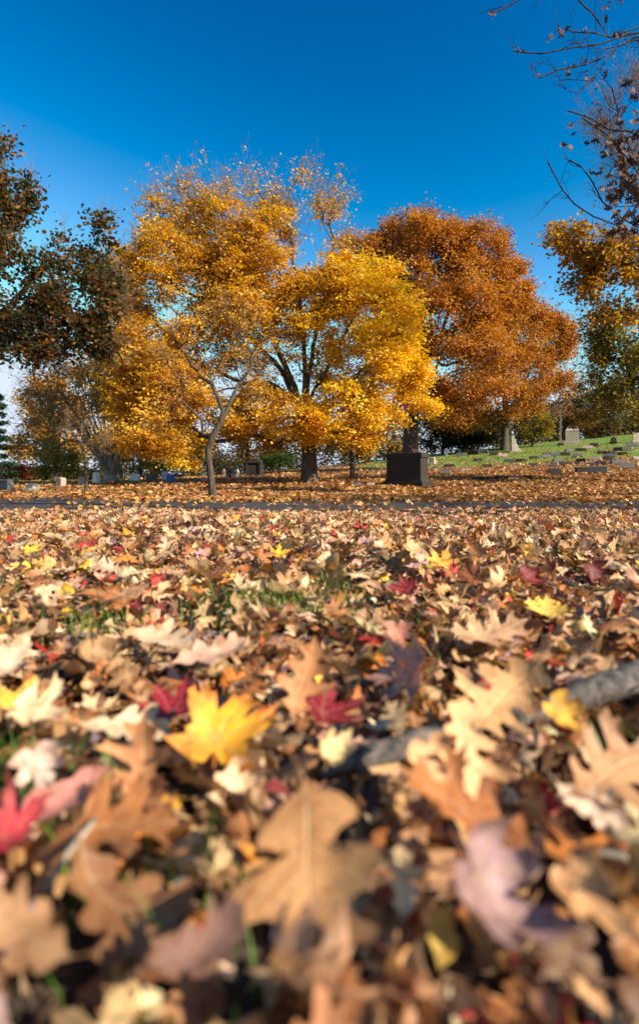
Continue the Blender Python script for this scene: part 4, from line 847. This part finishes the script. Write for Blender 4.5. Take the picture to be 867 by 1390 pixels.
# ------------------------------------------------------------------ stones
M_dark = stone_material('dark_granite', (.036, .027, .021), rough=.8, spec=.2); M_grey = stone_material('grey_granite', (.15, .135, .12)); M_tan = stone_material('tan_granite', (.52, .42, .32))
M_white = stone_material('white_marble', (.78, .76, .72), stain=.3); M_blue = stone_material('blue_painted', (.03, .12, .42), stain=.1); M_slate = stone_material('slate_stone', (.085, .085, .09)); M_pink = stone_material('pink_granite', (.36, .26, .20))
M_lilac = stone_material('lilac_stone', (.52, .48, .60), stain=.15)
def box(cx, cy, z0, sx, sy, h, tx=1.0, ty=1.0):
    a, b = sx / 2, sy / 2
    V = [(cx - a, cy - b, z0), (cx + a, cy - b, z0), (cx + a, cy + b, z0), (cx - a, cy + b, z0)] + [(cx - a * tx, cy - b * ty, z0 + h), (cx + a * tx, cy - b * ty, z0 + h), (cx + a * tx, cy + b * ty, z0 + h), (cx - a * tx, cy + b * ty, z0 + h)]
    return V, [(3, 2, 1, 0), (4, 5, 6, 7), (0, 1, 5, 4), (1, 2, 6, 5), (2, 3, 7, 6), (3, 0, 4, 7)]
def prism(poly, y0, y1):
    n = len(poly); V = [(x, y0, z) for x, z in poly] + [(x, y1, z) for x, z in poly]
    return V, [tuple(range(n)), tuple(range(2 * n - 1, n - 1, -1))] + [(i, i + n, (i + 1) % n + n, (i + 1) % n) for i in range(n)]
# monument
dM = hit(552, 660); bM = W(552, 660, dM); bM[2] = float(ground(bM[0], bM[1])); uM = dM / F
mon = empty('monument', bM, 'large dark stepped granite monument beyond the road, right of centre', 'monument', rz=-math.radians(40))
Wf = 47 * uM / .86; Dp = 20 * uM; Hh = 45 * uM
for nm, (v, f) in (('plinth', box(0, 0, -.12, Wf * 1.18, Dp * 1.55, .12 + Hh * .13)), ('die', box(0, 0, Hh * .13, Wf * .98, Dp * 1.0, Hh * .72, .985, .97)), ('cap', box(0, 0, Hh * .85, Wf * 1.04, Dp * 1.10, Hh * .15, .97, .9))):
    op_ = pyd_obj(nm, v, f, M_dark, parent=mon, bevel=.012)
    die_ = op_ if nm == 'die' else None if nm == 'plinth' else die_
v, f = box(0, 0, Hh * .13, Wf * 1.07, Dp * 1.22, Hh * .10, .93, .84); pyd_obj('base_moulding', [(x, y, z + .002) for x, y, z in v], f, M_dark, parent=mon, bevel=.01)
v, f = box(0, -Dp * .502, Hh * .36, Wf * .66, .02, Hh * .36); pyd_obj('inscription_panel', v, f, M_dark, parent=die_, bevel=.005)
# upright stones: (X, Yb, w, h, kind, material, label)
UP = [
 (776, 603, 17, 20, 'block', M_tan, 'tall tan square gravestone on a wider base, top of the green slope', 25),
 (9, 669, 22, 18, 'block', M_slate, 'dark squat gravestone cut by the left edge of the photo', 30),
 (44, 669, 17, 12, 'rough', M_tan, 'low rough tan stone on the left lawn, second from the left edge', 10),
 (83, 662, 12, 14, 'round', M_pink, 'round topped gravestone in the middle of the left lawn', 30),
 (113, 660, 11, 13, 'block', M_pink, 'pinkish block gravestone right behind the thin sapling', 20),
 (131, 658, 7, 17, 'round', M_white, 'narrow white marble tablet left of the many-stemmed tree', 20),
 (184, 653, 11, 10, 'round', M_white, 'low white gravestone right of the many-stemmed tree', 15),
 (206, 656, 15, 12, 'block', M_slate, 'dark square gravestone left of the blue one', 20),
 (224, 653, 7, 13, 'round', M_lilac, 'pale lilac tablet touching the blue marker', 15),
 (232, 656, 9, 12, 'block', M_blue, 'bright blue marker box in the shade left of the leaning maple', 20),
 (304, 649, 6, 13, 'obelisk', M_pink, 'slim pale pillar gravestone just right of the leaning maple trunk', 10),
 (313, 649, 8, 11, 'block', M_slate, 'blue grey gravestone between two pale pillars', 25),
 (323, 648, 4, 11, 'obelisk', M_white, 'thin white pillar right of the blue grey gravestone', 10),
 (345, 647, 22, 24, 'portal', M_dark, 'dark portal shaped gravestone in deep shade near the centre', 10),
 (832, 602, 9, 9, 'obelisk', M_dark, 'small dark pointed gravestone high on the slope near the right edge', 20),
 (863, 600, 9, 12, 'block', M_tan, 'pale gravestone cut by the right edge at the top of the slope', 15),
 (606, 618, 9, 9, 'urn', M_white, 'small white urn on a base left of the flared stones', 0),
 (586, 630, 8, 9, 'block', M_tan, 'small upright gravestone just right of the dark monument', 30),
]
for X, Yb, w_, h_, kd_, mt, lb, rzd in UP:
    d = hit(X, Yb, 12); p = W(X, Yb, d); p[2] = float(ground(p[0], p[1])); u = d / F; w_ *= u; h_ *= u
    r_ = empty('urn' if kd_ == 'urn' else 'gravestone', p, lb, 'urn' if kd_ == 'urn' else 'gravestone', rz=-math.radians(rzd)); dp = max(.22, w_ * .35)
    if kd_ == 'urn':
        prof = [(.10, 0), (.28, .02), (.28, .12), (.12, .18), (.10, .30), (.26, .48), (.34, .70), (.30, .82), (.36, .88), (.36, .93), (.0, .90)]; V = []; Fc = []; S = 14
        for r, z in prof:
            for k in range(S): V.append((r * w_ * math.cos(k * 2 * PI / S), r * w_ * math.sin(k * 2 * PI / S), z * h_))
        for i in range(len(prof) - 1):
            for k in range(S): Fc.append((i * S + k, i * S + (k + 1) % S, (i + 1) * S + (k + 1) % S, (i + 1) * S + k))
        pyd_obj('bowl', V, Fc, mt, parent=r_, smooth=True); v, f = box(0, 0, -.1, w_ * .9, w_ * .9, .1); pyd_obj('base', v, f, mt, parent=r_, bevel=.01); continue
    v, f = box(0, 0, -.15, w_ * 1.22, dp * 1.6, .15 + h_ * .14); pyd_obj('base', v, f, mt, parent=r_, bevel=.012)
    hb = h_ * .14
    if kd_ == 'round' or kd_ == 'portal':
        poly = [(-w_ / 2, hb), (w_ / 2, hb), (w_ / 2, h_ * .78)] + [(w_ / 2 * math.cos(a), h_ * .78 + h_ * .22 * math.sin(a)) for a in np.linspace(.2, PI - .2, 9)] + [(-w_ / 2, h_ * .78)]
        v, f = prism(poly, -dp / 2, dp / 2); pyd_obj('tablet', v, f, mt, parent=r_, bevel=.015)
        if kd_ == 'portal':
            for sx in (-1, 1): v, f = box(sx * w_ * .42, -dp * .62, hb, w_ * .13, dp * .22, h_ * .62); pyd_obj('pilaster', v, f, mt, parent=r_, bevel=.01)
            v, f = box(0, -dp * .64, hb + h_ * .62 + .003, w_ * 1.02, dp * .26, h_ * .08); pyd_obj('lintel', v, f, mt, parent=r_, bevel=.01)
    elif kd_ == 'obelisk':
        v, f = box(0, 0, hb, w_ * .8, w_ * .8, h_ * .7, .75, .75); pyd_obj('shaft', v, f, mt, parent=r_, bevel=.01)
        v, f = box(0, 0, hb + h_ * .7, w_ * .6, w_ * .6, h_ * .16, .1, .1); pyd_obj('point', v, f, mt, parent=r_)
    elif kd_ == 'rough':
        V, Fc = box(0, 0, hb, w_, dp * 1.4, h_ * .85, .86, .7)
        o = pyd_obj('boulder', V, Fc, mt, parent=r_, bevel=.06)
        m_ = o.modifiers.new('s', 'SUBSURF'); m_.levels = m_.render_levels = 2; m_.subdivision_type = 'SIMPLE'
        tx = bpy.data.textures.new('rough', 'CLOUDS'); tx.noise_scale = .15; dm = o.modifiers.new('d', 'DISPLACE'); dm.texture = tx; dm.strength = .08
    else:
        v, f = box(0, 0, hb, w_, dp, h_ * .78, .95, .93); pyd_obj('die', v, f, mt, parent=r_, bevel=.012)
        v, f = box(0, 0, hb + h_ * .78 + .001, w_ * .99, dp * 1.04, h_ * .10, .9, .5); pyd_obj('cap', v, f, mt, parent=r_, bevel=.01)
# the flared stone with two fins
dS = hit(697, 613, 20); pS = W(697, 613, dS); pS[2] = float(ground(pS[0], pS[1])); u = dS / F
fs = empty('gravestone', pS, 'double gravestone with two flared curving fins on the green slope', 'gravestone', rz=-math.radians(12))
for k in range(2):
    cv = [(t_, (1 - t_) ** 2.2) for t_ in np.linspace(0, 1, 9)]
    poly = [(-4 * u, 0)] + [(9 * u, 0)] + [(-1 * u + 10 * u * a * .95, b * 19 * u + 2 * u) for a, b in cv[::-1]] + [(-4 * u, 21 * u)]
    v, f = prism(poly, (-9 + k * 10) * u, (-1 + k * 10) * u); pyd_obj('fin', v, f, M_tan, parent=fs, bevel=.01)
v, f = box(2 * u, 0, -.15, 17 * u, 24 * u, .17); pyd_obj('base', v, f, M_pink, parent=fs, bevel=.01)
# long low coping (ledge) right of the monument
dL = hit(672, 652, 12); pL = W(672, 652, dL); pL[2] = float(ground(pL[0], pL[1])); u = dL / F
for (dx_, wpx, lb) in ((-15, 30, 'left half of the long low dark coping stone beyond the road'), (25, 48, 'right half of the long low dark coping stone beyond the road')):
    q = W(672 + dx_, 652, dL); q[2] = float(ground(q[0], q[1])); r_ = empty('grave_ledge', q, lb, 'grave ledge', rz=.05)
    v, f = box(0, 0, -.1, wpx * u, .35, .1 + 5 * u, .98, .7); pyd_obj('coping', v, f, M_dark, parent=r_, bevel=.02); v, f = box(0, 0, -.1, wpx * u * 1.03, .45, .12); pyd_obj('footing', v, f, M_dark, parent=r_, bevel=.01)
# rows of low markers
raw = [(130, 188), (190, 187), (268, 170), (338, 165), (345, 152), (388, 153), (443, 152), (515, 160), (478, 130), (530, 126), (572, 115), (610, 100), (655, 143), (712, 140), (745, 126), (800, 124), (615, 180), (690, 180), (537, 190), (400, 190), (440, 207), (385, 213), (262, 215), (735, 198), (822, 222), (855, 175), (500, 205), (590, 208), (645, 205), (430, 90), (700, 160), (770, 150), (825, 100), (90, 160), (40, 150)]
MK = [(660 + a / 4.19, 582 + b / 4.19) for a, b in raw] + [(591, 637), (609, 634), (604, 643), (586, 629), (503, 660), (483, 660), (625, 619), (642, 617), (654, 615), (632, 640), (660, 634), (648, 626), (265, 655), (276, 654), (215, 661), (243, 661)]
BIG = [(752, 645, 17, 9), (790, 643, 18, 9), (812, 643, 22, 10), (850, 636, 18, 8)]
MK = [(a, b, random.uniform(10, 15), random.uniform(3.6, 5)) for a, b in MK] + BIG
MK.sort(key=lambda m: -m[1])
def rowname(Y): return 'nearest row' if Y > 634 else 'second row' if Y > 627 else 'third row' if Y > 620 else 'fourth row' if Y > 613 else 'highest row'
OR = ['first', 'second', 'third', 'fourth', 'fifth', 'sixth', 'seventh', 'eighth', 'ninth', 'tenth', 'eleventh', 'twelfth', 'thirteenth', 'fourteenth', 'fifteenth', 'sixteenth', 'seventeenth', 'eighteenth']
rows = {}
for m_ in MK: rows.setdefault(rowname(m_[1]) if m_[0] > 560 else 'level', []).append(m_)
CM = [(M_grey, 'grey'), (M_grey, 'grey'), (M_slate, 'slate grey'), (M_pink, 'pinkish'), (M_dark, 'dark'), (M_dark, 'dark')]
for rn, ms in rows.items():
    ms.sort(key=lambda m: m[0])
    for i, (X, Y, w_, h_) in enumerate(ms):
        d = hit(X, Y, 12); p = W(X, Y, d); p[2] = float(ground(p[0], p[1])); u = d / F; w_ *= u; h_ *= u; w_ = min(w_, 1.2); mt, cn = random.choice(CM)
        lb = f'low {cn} grave marker, {OR[i]} from the left in the {rn} of the slope' if rn != 'level' else f'low {cn} grave marker on the level ground, {OR[i]} from the left'
        r_ = empty('grave_marker', p, lb, 'grave marker', 'low grave markers set in rows', rz=-math.radians(random.uniform(5, 35)))
        sl = random.choice([.9, .5, .35]); hb = .05; dp = random.uniform(.28, .42)
        v, f = box(0, 0, -.12, w_ * 1.15, dp * 1.3, .12 + hb); pyd_obj('base', v, f, mt, parent=r_, bevel=.008)
        v, f = box(0, 0, hb, w_, dp, max(.08, h_ - hb), .96, sl)
        v = [(x_, y_ + (dp * .2 * (1 - sl) if z_ > hb + .01 else 0), z_) for x_, y_, z_ in v]; pyd_obj('tablet', v, f, mt, parent=r_, bevel=.012)

# far house roof at left
dH = 95; ph_ = W(26, 652, dH); ph_[2] = float(ground(ph_[0], dH)); hs_ = empty('house', ph_, 'distant pale house with grey roof beyond the left lawn', 'house', rz=.3)
v, f = box(0, 0, -1, 4.6, 4, 2.4); pyd_obj('wall', v, f, M_white, parent=hs_)
v, f = prism([(-2.6, 1.402), (2.6, 1.402), (0, 2.6)], -2.2, 2.2); pyd_obj('roof', v, f, M_slate, parent=hs_)
for sx in (-1.2, 1.2): v, f = box(sx, -2.03, -.1, .8, .05, .9); pyd_obj('window', v, f, M_dark, parent=hs_)

# ------------------------------------------------------------------ exposed root
def tube_path(P, R, S=14, wob=.0):
    V = []; Fc = []
    # resample
    PP = []; RR = []
    for i in range(len(P) - 1):
        for q in np.linspace(0, 1, 7, endpoint=False): PP.append(P[i] * (1 - q) + P[i + 1] * q); RR.append(R[i] * (1 - q) + R[i + 1] * q)
    PP = np.array(PP); 
    for i in range(len(PP)):
        t_ = PP[min(i + 1, len(PP) - 1)] - PP[max(i - 1, 0)]; t_ /= np.linalg.norm(t_); u_ = np.cross(t_, (0, 0, 1)); u_ /= np.linalg.norm(u_); v_ = np.cross(u_, t_)
        for k in range(S):
            a = k * 2 * PI / S; r = RR[i] * (1 + wob * (math.sin(3 * a + i * .35) * .5 + math.sin(5 * a - i * .6) * .3 + random.uniform(-.3, .3))); V.append(PP[i] + u_ * math.cos(a) * r * 1.15 + v_ * math.sin(a) * r)
    for i in range(len(PP) - 1):
        for k in range(S): Fc.append((i * S + k, i * S + (k + 1) % S, (i + 1) * S + (k + 1) % S, (i + 1) * S + k))
    Fc.append(tuple(range(S))[::-1]); Fc.append(tuple((len(PP) - 1) * S + k for k in range(S)))
    return V, Fc
v, f = tube_path(rootP, rootR * 1.0, 16, .16)
ro_ = pyd_obj('tree_root', v, f, M_root, smooth=True); m_ = ro_.modifiers.new('s', 'SUBSURF'); m_.levels = m_.render_levels = 1
tag(ro_, 'rough grey exposed tree root half covered by leaves at the right', 'root')
# twigs on the litter
for (pts, lb, c) in (([(722, 1045, .03), (726, 1010, .06), (728, 985, .075)], 'short reddish stalk standing below the large sandy oak leaf', M_bark_dark),
                     ([(60, 1210, .04), (95, 1155, .05), (135, 1105, .055)], 'thin pale straw lying beside the rust oak leaf at lower left', M_bark_tan),
                     ([(760, 1190, .05), (800, 1155, .062), (860, 1165, .065)], 'reddish twig near the lower right edge', M_bark_tan)):
    Pq = np.array([W(X, Y, (CAMZ - z) * F / (Y - HY)) for X, Y, z in pts]); v, f = tube_path(Pq, [.0022] * 3, 6, .1); tag(pyd_obj('fallen_twig', v, f, c, smooth=True), lb, 'twig')

# ------------------------------------------------------------------ grass tufts near
M_grass, nt = newmat('grass_blade'); out = N(nt, 'ShaderNodeOutputMaterial'); oc = N(nt, 'ShaderNodeAttribute', attribute_name='col'); p_ = N(nt, 'ShaderNodeBsdfPrincipled', Roughness=.5); tr = N(nt, 'ShaderNodeBsdfTranslucent'); mx = N(nt, 'ShaderNodeMixShader'); mx.inputs[0].default_value = .4
nt.links.new(oc.outputs['Color'], p_.inputs['Base Color']); nt.links.new(oc.outputs['Color'], tr.inputs[0]); nt.links.new(p_.outputs[0], mx.inputs[1]); nt.links.new(tr.outputs[0], mx.inputs[2]); nt.links.new(mx.outputs[0], out.inputs[0])
GT = [(325, 835, 130, .055), (375, 828, 110, .05), (430, 830, 90, .05), (115, 862, 80, .05), (450, 800, 40, .04), (8, 1030, 40, .04), (35, 1085, 45, .04), (78, 1080, 30, .035), (110, 1135, 25, .035), (225, 1215, 25, .04), (240, 800, 25, .05), (440, 748, 40, .06), (850, 1020, 12, .03), (735, 742, 30, .05), (555, 905, 30, .03), (480, 745, 40, .06), (10, 812, 40, .05), (250, 1260, 14, .03), (560, 860, 20, .04)]
Pg = []; sg = []
for X, Y, n, sp in GT:
    d = (CAMZ - .02) * F / (Y - HY); c0 = W(X, Y, d)
    q = rng.normal(0, 1, (n, 2)) * sp * (1 if d < 1.2 else d / 1.3) * .9; Pg.append(np.stack([c0[0] + q[:, 0], c0[1] + q[:, 1], np.zeros(n)], 1)); sg.append(rng.uniform(.06, .095, n) if 790 < Y < 870 else rng.uniform(.045, .075, n))
Pg = np.concatenate(Pg); sg = np.concatenate(sg); n = len(Pg); Pg[:, 2] = ground(Pg[:, 0], Pg[:, 1])
K = 5; wv = .0013; a = rng.uniform(0, 2 * PI, n); lean = rng.uniform(.2, .8, n); V = np.zeros((n, 2 * K, 3))
dirv = np.stack([np.cos(a), np.sin(a), np.zeros(n)], 1); sd_ = np.stack([-np.sin(a), np.cos(a), np.zeros(n)], 1)
for k in range(K):
    t_ = k / (K - 1); c = Pg + dirv * (lean * t_ * t_ * sg)[:, None] + np.array([0, 0, 1]) * (sg * (t_ - .25 * lean * t_ * t_))[:, None]; w_ = wv * (1 - t_ * .9)
    V[:, 2 * k] = c - sd_ * w_; V[:, 2 * k + 1] = c + sd_ * w_
q = np.concatenate([[2 * k, 2 * k + 1, 2 * k + 3, 2 * k + 2] for k in range(K - 1)]); loops = (q[None] + (np.arange(n) * 2 * K)[:, None]).ravel()
col = np.repeat(np.concatenate([np.array([.13, .28, .025]) * rng.uniform(.6, 1.3, (n, 1)), np.ones((n, 1))], 1), 2 * K, 0)
tag(mesh_obj('grass', V.reshape(-1, 3), loops, np.arange(n * (K - 1)) * 4, np.full(n * (K - 1), 4), M_grass, attrs={'col': ('FLOAT_COLOR', col)}), 'bright green grass blades poking through the fallen leaves', 'grass', kind='stuff')

# ------------------------------------------------------------------ world, sun, camera
SUN_EL = math.radians(29); SUN_AZ = math.radians(122)   # azimuth clockwise from +Y
w = bpy.data.worlds.new('World'); bpy.context.scene.world = w; w.use_nodes = True; nt = w.node_tree; nt.nodes.clear()
sky = N(nt, 'ShaderNodeTexSky'); sky.sky_type = 'NISHITA'; sky.sun_disc = False; sky.sun_elevation = SUN_EL; sky.sun_rotation = SUN_AZ; sky.air_density = 1.0; sky.dust_density = .3; sky.ozone_density = 4.0; sky.altitude = 300
sp_ = N(nt, 'ShaderNodeSeparateColor'); nt.links.new(sky.outputs[0], sp_.inputs[0]); cb_ = N(nt, 'ShaderNodeCombineColor')   # polarised, deep autumn sky
for k_, (a_, g_, o_, cap) in enumerate(((2.1, 1.0, .084, .36), (8.8, 2.3, 0, .42), (2.36, 1.7, 0, .50))):
    v_ = mth(nt, 'MAXIMUM', mth(nt, 'SUBTRACT', mth(nt, 'MULTIPLY', sp_.outputs[k_], .1), o_), 0.0)
    v_ = mth(nt, 'MULTIPLY', mth(nt, 'POWER', v_, g_), a_); v_ = mth(nt, 'MAXIMUM', mth(nt, 'SMOOTH_MIN', v_, cap, .15), 0.0)
    nt.links.new(mth(nt, 'MULTIPLY', v_, 10.0), cb_.inputs[k_])
bg = N(nt, 'ShaderNodeBackground'); bg.inputs[1].default_value = .1; wo = N(nt, 'ShaderNodeOutputWorld')
nt.links.new(cb_.outputs[0], bg.inputs[0]); nt.links.new(bg.outputs[0], wo.inputs[0])
sl = bpy.data.lights.new('sun', 'SUN'); sl.energy = 5.0; sl.angle = math.radians(.5); sl.color = (1, .90, .74); so = bpy.data.objects.new('sun', sl); C.objects.link(so)
from mathutils import Vector
sd = Vector((math.sin(SUN_AZ) * math.cos(SUN_EL), math.cos(SUN_AZ) * math.cos(SUN_EL), math.sin(SUN_EL)))
so.rotation_euler = sd.to_track_quat('Z', 'Y').to_euler(); so.location = (10, -5, 12)
cd = bpy.data.cameras.new('camera'); co = bpy.data.objects.new('camera', cd); C.objects.link(co); co.location = (0, 0, CAMZ); co.rotation_euler = (PI / 2, 0, 0)
cd.sensor_fit = 'VERTICAL'; cd.sensor_height = 36; cd.lens = F / 1390 * 36; cd.shift_y = -(695 - HY) / 1390; cd.clip_start = .02; cd.clip_end = 3000
cd.dof.use_dof = True; cd.dof.focus_distance = 4.5; cd.dof.aperture_fstop = 2.7
sc = bpy.context.scene; sc.camera = co
sc.view_settings.view_transform = 'Standard'; sc.view_settings.look = 'None'; sc.view_settings.gamma = 1; sc.view_settings.exposure = 1.08; sc.view_settings.use_curve_mapping = False
